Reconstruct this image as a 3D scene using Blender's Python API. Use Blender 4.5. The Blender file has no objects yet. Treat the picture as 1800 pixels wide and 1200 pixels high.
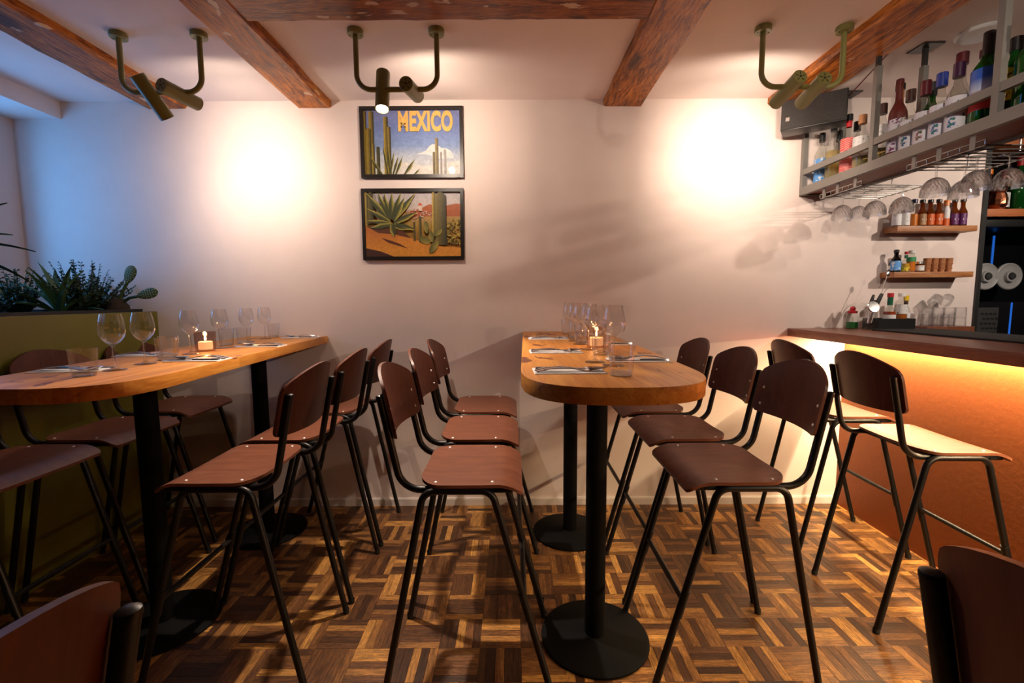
import bpy, bmesh, math, random
from mathutils import Vector, Matrix
random.seed(7)
PI = math.pi
scene = bpy.context.scene
COL = scene.collection

# ------------------------------------------------------------------ camera
CAM_H, CAM_D = 1.30, 2.784
pitch, roll = math.atan(75 / 800.0), -0.0055
fwd = Vector((0, math.cos(pitch), -math.sin(pitch)))
up0 = Vector((0, math.sin(pitch), math.cos(pitch)))
rt0 = Vector((1, 0, 0))
rt = rt0 * math.cos(roll) + up0 * math.sin(roll)
up = rt0 * -math.sin(roll) + up0 * math.cos(roll)
cam_data = bpy.data.cameras.new('camera')
cam_data.sensor_width = 36.0
cam_data.lens = 16.0
cam_data.clip_start = 0.02
cam = bpy.data.objects.new('camera', cam_data)
COL.objects.link(cam)
cam.matrix_world = Matrix(((rt.x, up.x, -fwd.x, 0), (rt.y, up.y, -fwd.y, -CAM_D),
                           (rt.z, up.z, -fwd.z, CAM_H), (0, 0, 0, 1)))
scene.camera = cam

# ------------------------------------------------------------------ world, big lights, exposure
world = bpy.data.worlds.new('dusk')
world.use_nodes = True
world.node_tree.nodes['Background'].inputs[0].default_value = (0.25, 0.40, 0.75, 1)
world.node_tree.nodes['Background'].inputs[1].default_value = 0.006
scene.world = world

def area_light(name, loc, aim, sx, sy, power, color, spread=PI):
    d = bpy.data.lights.new(name, 'AREA')
    d.shape = 'RECTANGLE'; d.size = sx; d.size_y = sy
    d.energy = power; d.color = color; d.spread = spread
    o = bpy.data.objects.new(name, d); COL.objects.link(o)
    o.location = loc
    o.rotation_euler = Vector(aim).to_track_quat('-Z', 'Y').to_euler()
    return o
# dusk daylight falling in through the window of the left wall
area_light('window_daylight', (-3.10, -0.50, 1.80), (1, 0.40, -0.02), 0.70, 0.95, 17, (0.12, 0.43, 1.0))

scene.view_settings.view_transform = 'Standard'
scene.view_settings.look = 'None'
scene.view_settings.exposure = 0.0
scene.view_settings.gamma = 1.0
scene.view_settings.use_curve_mapping = False
scene.cycles.transparent_max_bounces = 40
scene.cycles.max_bounces = 10
scene.cycles.diffuse_bounces = 3
scene.cycles.caustics_reflective = False
scene.cycles.caustics_refractive = False
scene.cycles.sample_clamp_indirect = 4.0
WARM = (1.0, 0.79, 0.62)
LED = (1.0, 0.75, 0.43)

# ------------------------------------------------------------------ materials
def new_mat(name):
    m = bpy.data.materials.new(name); m.use_nodes = True
    nt = m.node_tree
    return m, nt, nt.nodes['Principled BSDF']

def col4(c): return (c[0], c[1], c[2], 1.0)

def ramp(nt, stops):
    r = nt.nodes.new('ShaderNodeValToRGB')
    e = r.color_ramp.elements
    while len(e) < len(stops): e.new(0.5)
    for k, (p, c) in enumerate(stops):
        e[k].position = p; e[k].color = col4(c)
    return r

def coords(nt, scale=(1, 1, 1), kind='Object'):
    tc = nt.nodes.new('ShaderNodeTexCoord'); mp = nt.nodes.new('ShaderNodeMapping')
    mp.inputs['Scale'].default_value = scale
    nt.links.new(tc.outputs[kind], mp.inputs['Vector'])
    return mp

def noise(nt, vec, scale, detail=4, rough=0.55, dist=0.0):
    n = nt.nodes.new('ShaderNodeTexNoise')
    n.inputs['Scale'].default_value = scale; n.inputs['Detail'].default_value = detail
    n.inputs['Roughness'].default_value = rough; n.inputs['Distortion'].default_value = dist
    nt.links.new(vec.outputs[0], n.inputs['Vector'])
    return n

def add_bump(nt, b, src, strength, distance=0.002):
    bp = nt.nodes.new('ShaderNodeBump')
    bp.inputs['Strength'].default_value = strength; bp.inputs['Distance'].default_value = distance
    nt.links.new(src, bp.inputs['Height']); nt.links.new(bp.outputs['Normal'], b.inputs['Normal'])

def plain(name, c, rough=0.5, metal=0.0, spec=0.5, bump=None, var=0.0, coat=0.0, emit=None, estr=0.0):
    m, nt, b = new_mat(name)
    b.inputs['Base Color'].default_value = col4(c)
    b.inputs['Roughness'].default_value = rough
    b.inputs['Metallic'].default_value = metal
    b.inputs['Specular IOR Level'].default_value = spec
    if coat: b.inputs['Coat Weight'].default_value = coat; b.inputs['Coat Roughness'].default_value = 0.1
    if emit:
        b.inputs['Emission Color'].default_value = col4(emit); b.inputs['Emission Strength'].default_value = estr
    mp = coords(nt)
    n = noise(nt, mp, bump[0] if bump else 14.0, 5)
    if var:
        r = ramp(nt, [(0.3, [x * (1 - var) for x in c]), (0.7, [min(1, x * (1 + var)) for x in c])])
        nt.links.new(n.outputs['Fac'], r.inputs['Fac']); nt.links.new(r.outputs['Color'], b.inputs['Base Color'])
    if bump: add_bump(nt, b, n.outputs['Fac'], bump[1], bump[2] if len(bump) > 2 else 0.002)
    return m

def wood(name, stops, stretch, scale=6.0, rough=0.45, bump=0.25, knots=None, coat=0.0, chips=None, dist=1.2, stave=0.0, spec=0.5):
    m, nt, b = new_mat(name)
    mp = coords(nt, stretch)
    n = noise(nt, mp, scale, 8, 0.62, dist)
    fine = noise(nt, mp, scale * 7, 4, 0.6, 0.2)
    mix = nt.nodes.new('ShaderNodeMix'); mix.data_type = 'FLOAT'
    mix.inputs[0].default_value = 0.32
    nt.links.new(n.outputs['Fac'], mix.inputs[2]); nt.links.new(fine.outputs['Fac'], mix.inputs[3])
    r = ramp(nt, stops)
    nt.links.new(mix.outputs[0], r.inputs['Fac'])
    out = r.outputs['Color']
    def overlay(sc, lo, hi, colr, st):
        nonlocal out
        mk = coords(nt, st)
        kn = noise(nt, mk, sc, 3, 0.5, 0.4)
        kr = ramp(nt, [(lo, (0, 0, 0)), (hi, (1, 1, 1))])
        nt.links.new(kn.outputs['Fac'], kr.inputs['Fac'])
        mx = nt.nodes.new('ShaderNodeMix'); mx.data_type = 'RGBA'
        nt.links.new(kr.outputs['Color'], mx.inputs[0])
        nt.links.new(out, mx.inputs[6]); mx.inputs[7].default_value = col4(colr)
        out = mx.outputs[2]
    b.inputs['Specular IOR Level'].default_value = spec
    if stave:   # glued staves side by side
        tc = nt.nodes.new('ShaderNodeTexCoord'); sp_ = nt.nodes.new('ShaderNodeSeparateXYZ'); nt.links.new(tc.outputs['Object'], sp_.inputs[0])
        dv = nt.nodes.new('ShaderNodeMath'); dv.operation = 'DIVIDE'; dv.inputs[1].default_value = stave; nt.links.new(sp_.outputs['X'], dv.inputs[0])
        fl_ = nt.nodes.new('ShaderNodeMath'); fl_.operation = 'FLOOR'; nt.links.new(dv.outputs[0], fl_.inputs[0])
        wn_ = nt.nodes.new('ShaderNodeTexWhiteNoise'); wn_.noise_dimensions = '1D'; nt.links.new(fl_.outputs[0], wn_.inputs['W'])
        sr = ramp(nt, [(0.0, (0.80, 0.76, 0.72)), (1.0, (1.10, 1.10, 1.10))]); nt.links.new(wn_.outputs['Value'], sr.inputs['Fac'])
        sm = nt.nodes.new('ShaderNodeMix'); sm.data_type = 'RGBA'; sm.blend_type = 'MULTIPLY'; sm.inputs[0].default_value = 1
        nt.links.new(out, sm.inputs[6]); nt.links.new(sr.outputs['Color'], sm.inputs[7]); out = sm.outputs[2]
    if knots: overlay(*knots)
    if chips: overlay(*chips)
    nt.links.new(out, b.inputs['Base Color'])
    b.inputs['Roughness'].default_value = rough
    if coat: b.inputs['Coat Weight'].default_value = coat; b.inputs['Coat Roughness'].default_value = 0.25
    add_bump(nt, b, mix.outputs[0], bump, 0.003)
    return m

def glass(name, tint=(1, 1, 1), ior=1.5, rough=0.0, bump=None, body=0.0, refr=0.0):
    """thin walled glass: clear light straight through, mirror light by Fresnel"""
    m = bpy.data.materials.new(name); m.use_nodes = True
    nt = m.node_tree; nt.nodes.clear()
    o = nt.nodes.new('ShaderNodeOutputMaterial'); mx = nt.nodes.new('ShaderNodeMixShader')
    t = nt.nodes.new('ShaderNodeBsdfTransparent'); t.inputs[0].default_value = col4(tint)
    g = nt.nodes.new('ShaderNodeBsdfGlossy'); g.inputs['Roughness'].default_value = rough
    f = nt.nodes.new('ShaderNodeFresnel')
    ge = nt.nodes.new('ShaderNodeNewGeometry'); mr = nt.nodes.new('ShaderNodeMapRange')
    mr.inputs[3].default_value = ior; mr.inputs[4].default_value = 1.0 / ior     # same film of glass from both faces
    nt.links.new(ge.outputs['Backfacing'], mr.inputs[0]); nt.links.new(mr.outputs[0], f.inputs[0])
    if bump:
        mp = coords(nt); v = nt.nodes.new('ShaderNodeTexVoronoi'); v.inputs['Scale'].default_value = bump[0]
        nt.links.new(mp.outputs[0], v.inputs['Vector'])
        bp = nt.nodes.new('ShaderNodeBump'); bp.inputs['Strength'].default_value = bump[1]; bp.inputs['Distance'].default_value = 0.004
        nt.links.new(v.outputs['Distance'], bp.inputs['Height'])
        nt.links.new(bp.outputs[0], g.inputs['Normal']); nt.links.new(bp.outputs[0], f.inputs['Normal'])
    nt.links.new(f.outputs[0], mx.inputs[0]); nt.links.new(t.outputs[0], mx.inputs[1]); nt.links.new(g.outputs[0], mx.inputs[2])
    if refr:
        d = nt.nodes.new('ShaderNodeBsdfGlass'); d.inputs['Roughness'].default_value = 0.0; d.inputs['IOR'].default_value = 1.45
        m2 = nt.nodes.new('ShaderNodeMixShader'); m2.inputs[0].default_value = refr
        nt.links.new(mx.outputs[0], m2.inputs[1]); nt.links.new(d.outputs[0], m2.inputs[2])
        nt.links.new(m2.outputs[0], o.inputs[0])
    elif body:
        d = nt.nodes.new('ShaderNodeBsdfDiffuse'); d.inputs[0].default_value = col4(tint)
        m2 = nt.nodes.new('ShaderNodeMixShader'); m2.inputs[0].default_value = body
        nt.links.new(mx.outputs[0], m2.inputs[1]); nt.links.new(d.outputs[0], m2.inputs[2])
        nt.links.new(m2.outputs[0], o.inputs[0])
    else:
        nt.links.new(mx.outputs[0], o.inputs[0])
    return m

def emitter(name, c, s):
    m = bpy.data.materials.new(name); m.use_nodes = True
    nt = m.node_tree; nt.nodes.clear()
    o = nt.nodes.new('ShaderNodeOutputMaterial'); e = nt.nodes.new('ShaderNodeEmission')
    e.inputs[0].default_value = col4(c); e.inputs[1].default_value = s
    nt.links.new(e.outputs[0], o.inputs[0])
    return m

def attr_mat(name, rough=0.5, coat=0.0):
    m, nt, b = new_mat(name)
    a = nt.nodes.new('ShaderNodeAttribute'); a.attribute_name = 'tint'
    mp = coords(nt); n = noise(nt, mp, 60, 4)
    r = ramp(nt, [(0.2, (0.72, 0.72, 0.72)), (0.8, (1.12, 1.12, 1.12))])
    nt.links.new(n.outputs['Fac'], r.inputs['Fac'])
    mx = nt.nodes.new('ShaderNodeMix'); mx.data_type = 'RGBA'; mx.blend_type = 'MULTIPLY'; mx.inputs[0].default_value = 1
    nt.links.new(a.outputs['Color'], mx.inputs[6]); nt.links.new(r.outputs['Color'], mx.inputs[7])
    nt.links.new(mx.outputs[2], b.inputs['Base Color'])
    b.inputs['Roughness'].default_value = rough
    return m

def label_mat(name, ground, blobs, scale=45.0, lo=0.60):
    """printed bottle label: pale ground with small coloured ornaments"""
    m, nt, b = new_mat(name)
    mp = coords(nt)
    n = noise(nt, mp, scale, 2)
    r = ramp(nt, [(lo, ground), (lo + 0.02, blobs[0]), (lo + 0.08, blobs[1])])
    nt.links.new(n.outputs['Fac'], r.inputs['Fac']); nt.links.new(r.outputs['Color'], b.inputs['Base Color'])
    b.inputs['Roughness'].default_value = 0.55
    return m

def ring_label(name, ground, ink):
    m, nt, b = new_mat(name)
    mp = coords(nt); w = nt.nodes.new('ShaderNodeTexWave'); w.wave_type = 'RINGS'; w.rings_direction = 'Y'
    mp.inputs['Location'].default_value = (0, 0, -0.12)
    w.inputs['Scale'].default_value = 36; nt.links.new(mp.outputs[0], w.inputs['Vector'])
    r = ramp(nt, [(0.80, ground), (0.86, ink)])
    nt.links.new(w.outputs['Fac'], r.inputs['Fac']); nt.links.new(r.outputs['Color'], b.inputs['Base Color'])
    return m

def split_label(name, low, high, z, soft=0.02):
    m, nt, b = new_mat(name)
    tc = nt.nodes.new('ShaderNodeTexCoord'); s = nt.nodes.new('ShaderNodeSeparateXYZ')
    nt.links.new(tc.outputs['Object'], s.inputs[0])
    mr = nt.nodes.new('ShaderNodeMapRange'); mr.inputs[1].default_value = z - soft; mr.inputs[2].default_value = z + soft
    nt.links.new(s.outputs['Z'], mr.inputs[0])
    r = ramp(nt, [(0.0, low), (0.45, [x * 0.5 for x in low]), (0.55, (0.55, 0.65, 0.8)), (1.0, high)])
    nt.links.new(mr.outputs[0], r.inputs['Fac']); nt.links.new(r.outputs['Color'], b.inputs['Base Color'])
    return m

M = {}
M['wall'] = plain('wall_paint', (0.80, 0.69, 0.645), 0.85, spec=0.2, bump=(9, 0.10, 0.006), var=0.02)
M['ceiling'] = plain('ceiling_paint', (0.88, 0.78, 0.74), 0.9, spec=0.15, bump=(7, 0.08, 0.006), var=0.02)
M['skirting'] = plain('skirting_paint', (0.76, 0.70, 0.66), 0.5, bump=(20, 0.05), var=0.03)
M['beam'] = wood('old_beam_wood', [(0.30, (0.020, 0.006, 0.003)), (0.42, (0.15, 0.038, 0.006)), (0.53, (0.44, 0.135, 0.015)), (0.66, (0.66, 0.26, 0.042))],
                 (11, 1.4, 11), 2.6, 0.33, 0.9, knots=(3.4, 0.60, 0.72, (0.055, 0.018, 0.009), (2.2, 1.2, 2.2)),
                 chips=(13.0, 0.665, 0.69, (0.66, 0.48, 0.32), (1, 0.5, 1)), dist=1.8, spec=0.22)
M['cross'] = wood('old_cross_beam_wood', [(0.30, (0.018, 0.005, 0.003)), (0.42, (0.12, 0.030, 0.005)), (0.53, (0.31, 0.092, 0.012)), (0.66, (0.46, 0.165, 0.028))],
                  (1.4, 11, 11), 2.6, 0.33, 0.9, knots=(3.4, 0.60, 0.72, (0.045, 0.014, 0.008), (1.2, 2.2, 2.2)),
                  chips=(13.0, 0.665, 0.69, (0.60, 0.42, 0.28), (0.5, 1, 1)), dist=1.8, spec=0.22)
M['pine'] = wood('lacquered_pine', [(0.30, (0.36, 0.105, 0.014)), (0.45, (0.58, 0.225, 0.034)), (0.58, (0.70, 0.31, 0.055)), (0.72, (0.76, 0.39, 0.085))],
                 (14, 0.9, 14), 1.6, 0.40, 0.06, knots=(5.2, 0.645, 0.68, (0.16, 0.040, 0.010), (2.4, 1.1, 2.4)), coat=0.0, stave=0.062, spec=0.28)
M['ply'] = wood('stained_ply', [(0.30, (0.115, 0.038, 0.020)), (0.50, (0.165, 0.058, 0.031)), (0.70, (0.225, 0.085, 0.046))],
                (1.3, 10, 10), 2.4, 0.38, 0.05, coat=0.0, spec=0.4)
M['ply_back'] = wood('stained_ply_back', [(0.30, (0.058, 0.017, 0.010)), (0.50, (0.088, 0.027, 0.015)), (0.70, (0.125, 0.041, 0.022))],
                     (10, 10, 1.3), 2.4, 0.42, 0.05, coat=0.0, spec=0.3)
M['ply_edge'] = plain('ply_edge', (0.30, 0.16, 0.09), 0.5, var=0.15)
M['black'] = plain('black_powder_coat', (0.004, 0.004, 0.0045), 0.40, spec=0.35, bump=(260, 0.05))
M['black_matt'] = plain('black_matt', (0.005, 0.005, 0.005), 0.6)
M['base_black'] = plain('cast_base_black', (0.0025, 0.0025, 0.0025), 0.7, spec=0.12)
M['screw'] = plain('screw_steel', (0.85, 0.82, 0.78), 0.45, metal=0.5)
M['steel'] = plain('polished_steel', (0.86, 0.84, 0.82), 0.24, metal=1.0)
M['chrome'] = plain('rack_chrome', (0.34, 0.33, 0.32), 0.25, metal=1.0)
M['olive'] = plain('olive_lamp_paint', (0.225, 0.222, 0.065), 0.42, spec=0.5)
M['olive_dark'] = plain('lamp_vent_dark', (0.01, 0.01, 0.006), 0.7)
M['planter'] = plain('olive_panel_paint', (0.155, 0.145, 0.014), 0.5, bump=(6, 0.04), var=0.05)
M['liner'] = plain('planter_liner', (0.012, 0.012, 0.013), 0.5)
M['soil'] = plain('soil', (0.02, 0.013, 0.008), 0.95, bump=(60, 1.0, 0.01), var=0.5)
M['bar_front'] = plain('tan_bar_plaster', (0.27, 0.066, 0.0075), 0.62, bump=(42, 0.16, 0.004), var=0.06)
M['counter'] = wood('counter_hardwood', [(0.30, (0.10, 0.030, 0.014)), (0.50, (0.19, 0.060, 0.028)), (0.70, (0.29, 0.10, 0.05))],
                    (10, 1.0, 10), 2.6, 0.38, 0.15, coat=0.15)
M['shelfwood'] = wood('reclaimed_shelf_wood', [(0.30, (0.17, 0.055, 0.018)), (0.50, (0.36, 0.14, 0.045)), (0.70, (0.52, 0.24, 0.085))],
                      (1.2, 10, 10), 3.2, 0.5, 0.4)
M['redwood'] = wood('red_shelf_board', [(0.30, (0.12, 0.030, 0.014)), (0.50, (0.20, 0.055, 0.024)), (0.70, (0.28, 0.085, 0.036))],
                    (10, 1.2, 10), 2.2, 0.45, 0.15)
M['backwood'] = wood('orange_back_shelf', [(0.30, (0.30, 0.085, 0.025)), (0.50, (0.42, 0.13, 0.04)), (0.70, (0.50, 0.18, 0.06))],
                     (1.2, 10, 10), 2.2, 0.4, 0.1)
M['greysteel'] = plain('grey_painted_steel', (0.185, 0.18, 0.165), 0.42, spec=0.5, bump=(120, 0.04))
M['darksteel'] = plain('dark_steel', (0.05, 0.05, 0.05), 0.4, metal=0.6)
M['rubber'] = plain('black_rubber', (0.012, 0.012, 0.013), 0.75, bump=(500, 0.6, 0.003))
M['grille'] = plain('speaker_grille', (0.020, 0.018, 0.017), 0.5, bump=(420, 1.0, 0.004), var=0.7)
M['frame'] = plain('black_frame_wood', (0.012, 0.009, 0.008), 0.35, bump=(80, 0.05))
M['white'] = plain('white_plastic', (0.80, 0.80, 0.80), 0.45)
M['linen'] = plain('white_napkin', (0.82, 0.80, 0.80), 0.85, bump=(300, 0.2))
M['wax'] = plain('candle_wax', (0.90, 0.72, 0.50), 0.5, emit=(1.0, 0.55, 0.22), estr=1.1)
M['flame'] = emitter('candle_flame', (1.0, 0.66, 0.28), 26)
M['bulb'] = emitter('lamp_bulb', (1.0, 0.86, 0.70), 22)
M['strip'] = emitter('led_strip_light', LED, 4.0)
M['glass'] = glass('clear_glass', (0.99, 0.99, 0.99), 1.58, refr=0.03)
M['glass_solid'] = glass('solid_clear_glass', (0.97, 0.97, 0.97), 1.6, refr=0.25)
M['window'] = glass('window_glass', (0.97, 0.98, 0.98), 1.45)
M['pane'] = glass('picture_glass', (0.97, 0.97, 0.97), 1.35)
M['smoke'] = glass('rose_tinted_glass', (0.90, 0.80, 0.77), 1.5)
M['crystal'] = glass('cut_crystal', (0.97, 0.97, 0.98), 1.8, 0.02, refr=0.35)
M['g_clear'] = glass('bottle_clear', (0.90, 0.91, 0.89), 1.55)
M['g_green'] = glass('bottle_green', (0.02, 0.22, 0.03), 1.55, body=0.25)
M['g_dark'] = glass('bottle_dark', (0.03, 0.022, 0.016), 1.55, body=0.1)
M['g_amber'] = glass('bottle_amber', (0.32, 0.09, 0.012), 1.55, body=0.2)
M['g_red'] = plain('bottle_red_clay', (0.13, 0.018, 0.012), 0.45)
M['liq_tequila'] = glass('liquor_straw', (0.90, 0.78, 0.45), 1.33, body=0.25)
M['liq_clear'] = glass('liquor_clear', (0.93, 0.94, 0.92), 1.33)
M['liq_green'] = plain('liquid_green', (0.015, 0.16, 0.03), 0.2)
M['liq_orange'] = plain('liquid_orange', (0.75, 0.20, 0.01), 0.3)
M['liq_hot'] = plain('liquid_hot_sauce', (0.40, 0.055, 0.01), 0.3)
M['liq_amber'] = plain('liquid_amber', (0.45, 0.12, 0.015), 0.3)
M['liq_yellow'] = plain('liquid_yellow', (0.70, 0.38, 0.02), 0.3)
M['cork'] = plain('cork', (0.42, 0.20, 0.09), 0.8, bump=(200, 0.4), var=0.25)
for k, c in {'c_black': (0.012, 0.012, 0.012), 'c_red': (0.50, 0.02, 0.03), 'c_blue': (0.02, 0.045, 0.30), 'c_purple': (0.05, 0.012, 0.05),
             'c_wine': (0.11, 0.012, 0.02), 'c_brown': (0.05, 0.018, 0.012), 'c_orange': (0.75, 0.20, 0.02), 'c_yellow': (0.80, 0.55, 0.02),
             'c_green': (0.005, 0.11, 0.045), 'c_white': (0.75, 0.74, 0.72), 'c_navy': (0.012, 0.016, 0.05)}.items():
    M[k] = plain('cap_' + k[2:], c, 0.35)
M['l_white'] = plain('label_white', (0.75, 0.74, 0.76), 0.55)
M['l_flower'] = label_mat('label_purple_flower', (0.74, 0.73, 0.80), ((0.25, 0.03, 0.10), (0.10, 0.02, 0.10)), 55, 0.60)
M['l_leaf'] = label_mat('label_green_leaf', (0.74, 0.74, 0.80), ((0.05, 0.22, 0.10), (0.04, 0.08, 0.30)), 55, 0.58)
M['l_berry'] = label_mat('label_red_berry', (0.74, 0.73, 0.78), ((0.35, 0.03, 0.06), (0.05, 0.16, 0.06)), 55, 0.58)
M['l_blueleaf'] = label_mat('label_blue_leaf', (0.74, 0.74, 0.80), ((0.03, 0.10, 0.40), (0.05, 0.25, 0.15)), 55, 0.58)
M['l_blue'] = label_mat('label_blue', (0.10, 0.32, 0.72), ((0.70, 0.72, 0.75), (0.75, 0.75, 0.75)), 70, 0.58)
M['l_red'] = ring_label('label_red_rings', (0.72, 0.07, 0.06), (0.80, 0.55, 0.50))
M['l_script'] = label_mat('label_script', (0.74, 0.74, 0.73), ((0.08, 0.08, 0.08), (0.02, 0.02, 0.02)), 130, 0.62)
M['l_orange'] = plain('label_orange', (0.62, 0.12, 0.02), 0.5)
M['l_purple'] = plain('label_purple', (0.12, 0.02, 0.12), 0.5)
M['l_tan'] = plain('label_tan', (0.38, 0.22, 0.10), 0.5, var=0.3)
M['l_agave'] = split_label('label_agave_sunset', (0.55, 0.03, 0.03), (0.02, 0.10, 0.50), 0.140, 0.05)
M['l_yellow'] = label_mat('label_yellow', (0.72, 0.55, 0.02), ((0.02, 0.02, 0.02), (0.3, 0.1, 0.01)), 60, 0.56)
M['l_green'] = plain('label_green', (0.02, 0.25, 0.08), 0.5)
M['leaf'] = plain('agave_leaf', (0.030, 0.090, 0.028), 0.4, var=0.35)
M['leaf_pale'] = plain('yucca_leaf', (0.05, 0.13, 0.05), 0.42, var=0.3)
M['bush'] = plain('bush_foliage', (0.016, 0.050, 0.018), 0.55, var=0.45)
M['cactus'] = plain('cactus_skin', (0.045, 0.085, 0.018), 0.55, bump=(40, 0.1), var=0.2)
M['spine'] = plain('cactus_areole', (0.55, 0.50, 0.22), 0.7)
M['trunk'] = plain('plant_trunk', (0.035, 0.022, 0.012), 0.9, bump=(50, 0.8))
M['roller'] = plain('roller_plastic', (0.42, 0.40, 0.40), 0.4)
M['copper'] = plain('copper_foil', (0.72, 0.26, 0.13), 0.25, metal=1.0, bump=(45, 0.8, 0.004))
M['clay'] = plain('terracotta_cup', (0.36, 0.14, 0.05), 0.7, bump=(35, 0.6, 0.006), var=0.2)
M['panel_black'] = plain('black_gloss_panel', (0.008, 0.008, 0.009), 0.12)
M['mesh_grey'] = plain('grey_metal', (0.10, 0.10, 0.10), 0.4, metal=0.6)
M['blue_glow'] = emitter('blue_display_strip', (0.03, 0.20, 0.9), 0.6)
M['print'] = attr_mat('poster_print', 0.55)

# ------------------------------------------------------------------ mesh helpers
def fillet(pts, r, n=6):
    P = [Vector(p) for p in pts]
    out = [P[0]]
    for a, b, c in zip(P, P[1:], P[2:]):
        u, v = (a - b), (c - b)
        lu, lv = u.length, v.length
        u.normalize(); v.normalize()
        ang = u.angle(v)
        t = min(r / math.tan(ang / 2), lu * 0.49, lv * 0.49)
        rr = t * math.tan(ang / 2)
        bis = (u + v).normalized()
        cen = b + bis * (rr / math.sin(ang / 2))
        p0, p1 = b + u * t, b + v * t
        d0, d1 = p0 - cen, p1 - cen
        for k in range(n + 1):
            s = k / n
            d = d0.lerp(d1, s)
            out.append(cen + d.normalized() * rr)
    out.append(P[-1])
    return out

class MB:
    def __init__(s): s.v, s.f, s.t = [], [], []
    def add(s, vs, fs, tint=None):
        o = len(s.v); s.v += [tuple(v) for v in vs]; s.f += [tuple(i + o for i in f) for f in fs]
        s.t += [tint or (1, 1, 1)] * len(vs)
        return s
    def box(s, x0, x1, y0, y1, z0, z1):
        return s.add([(x0, y0, z0), (x1, y0, z0), (x1, y1, z0), (x0, y1, z0), (x0, y0, z1), (x1, y0, z1), (x1, y1, z1), (x0, y1, z1)],
                     [(0, 3, 2, 1), (4, 5, 6, 7), (0, 1, 5, 4), (1, 2, 6, 5), (2, 3, 7, 6), (3, 0, 4, 7)])
    def tube(s, pts, r, n=10, cap=True):
        P = [Vector(p) for p in pts]
        rs = r if isinstance(r, (list, tuple)) else [r] * len(P)
        T = []
        for i in range(len(P)):
            a = P[max(i - 1, 0)]; b = P[min(i + 1, len(P) - 1)]
            T.append((b - a).normalized())
        nrm = T[0].orthogonal().normalized()
        vs, fs = [], []
        for i, p in enumerate(P):
            nrm = (nrm - T[i] * nrm.dot(T[i])).normalized()
            bn = T[i].cross(nrm)
            for k in range(n):
                a = 2 * PI * k / n
                vs.append(p + (nrm * math.cos(a) + bn * math.sin(a)) * rs[i])
        for i in range(len(P) - 1):
            for k in range(n):
                k2 = (k + 1) % n
                fs.append((i * n + k, i * n + k2, (i + 1) * n + k2, (i + 1) * n + k))
        if cap:
            fs.append(tuple(reversed(range(n)))); fs.append(tuple((len(P) - 1) * n + k for k in range(n)))
        return s.add(vs, fs)
    def lathe(s, prof, n=24, c=(0, 0, 0), mat=None):
        vs, fs, rings = [], [], []
        for (r, z) in prof:
            if r < 1e-6:
                rings.append([len(vs)]); vs.append(Vector((0, 0, z)))
            else:
                rings.append(list(range(len(vs), len(vs) + n)))
                vs += [Vector((r * math.cos(2 * PI * k / n), r * math.sin(2 * PI * k / n), z)) for k in range(n)]
        for A, B in zip(rings, rings[1:]):
            if len(A) == 1 and len(B) == 1: continue
            for k in range(n):
                k2 = (k + 1) % n
                if len(A) == 1: fs.append((A[0], B[k2], B[k]))
                elif len(B) == 1: fs.append((A[k], A[k2], B[0]))
                else: fs.append((A[k], A[k2], B[k2], B[k]))
        vs = [(mat @ v if mat else v) + Vector(c) for v in vs]
        return s.add(vs, fs)
    def prism(s, outline, z0, z1):
        n = len(outline)
        vs = [(x, y, z0) for x, y in outline] + [(x, y, z1) for x, y in outline]
        fs = [tuple(reversed(range(n))), tuple(range(n, 2 * n))] + [(k, (k + 1) % n, n + (k + 1) % n, n + k) for k in range(n)]
        return s.add(vs, fs)
    def ball(s, c, r, n=10, m=6, sc=(1, 1, 1)):
        prof = [(r * math.sin(PI * k / m) if 0 < k < m else 0, -r * math.cos(PI * k / m)) for k in range(m + 1)]
        return s.lathe(prof, n, c, Matrix.Diagonal(sc))
    def mesh(s, name, mat, smooth=40, bevel=0, seg=2):
        me = bpy.data.meshes.new(name)
        me.from_pydata(s.v, [], s.f)
        if bevel:
            bm = bmesh.new(); bm.from_mesh(me)
            bmesh.ops.remove_doubles(bm, verts=bm.verts, dist=1e-6)
            bm.normal_update()
            es = [e for e in bm.edges if len(e.link_faces) == 2 and e.calc_face_angle(0) > 0.5]
            bmesh.ops.bevel(bm, geom=es, offset=bevel, segments=seg, affect='EDGES', profile=0.6, clamp_overlap=True)
            bm.to_mesh(me); bm.free()
        elif any(t != (1, 1, 1) for t in s.t):
            a = me.color_attributes.new('tint', 'FLOAT_COLOR', 'POINT')
            for k, t in enumerate(s.t): a.data[k].color = (t[0], t[1], t[2], 1)
        if smooth:
            me.polygons.foreach_set('use_smooth', [True] * len(me.polygons))
            me.set_sharp_from_angle(angle=math.radians(smooth))
        me.materials.append(M[mat] if isinstance(mat, str) else mat)
        return me
    def build(s, name, mat, parent=None, loc=(0, 0, 0), rz=0, smooth=40, bevel=0, seg=2):
        o = bpy.data.objects.new(name, s.mesh(name, mat, smooth, bevel, seg))
        COL.objects.link(o); o.location = loc; o.rotation_euler = (0, 0, rz)
        if parent: o.parent = parent
        return o

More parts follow.
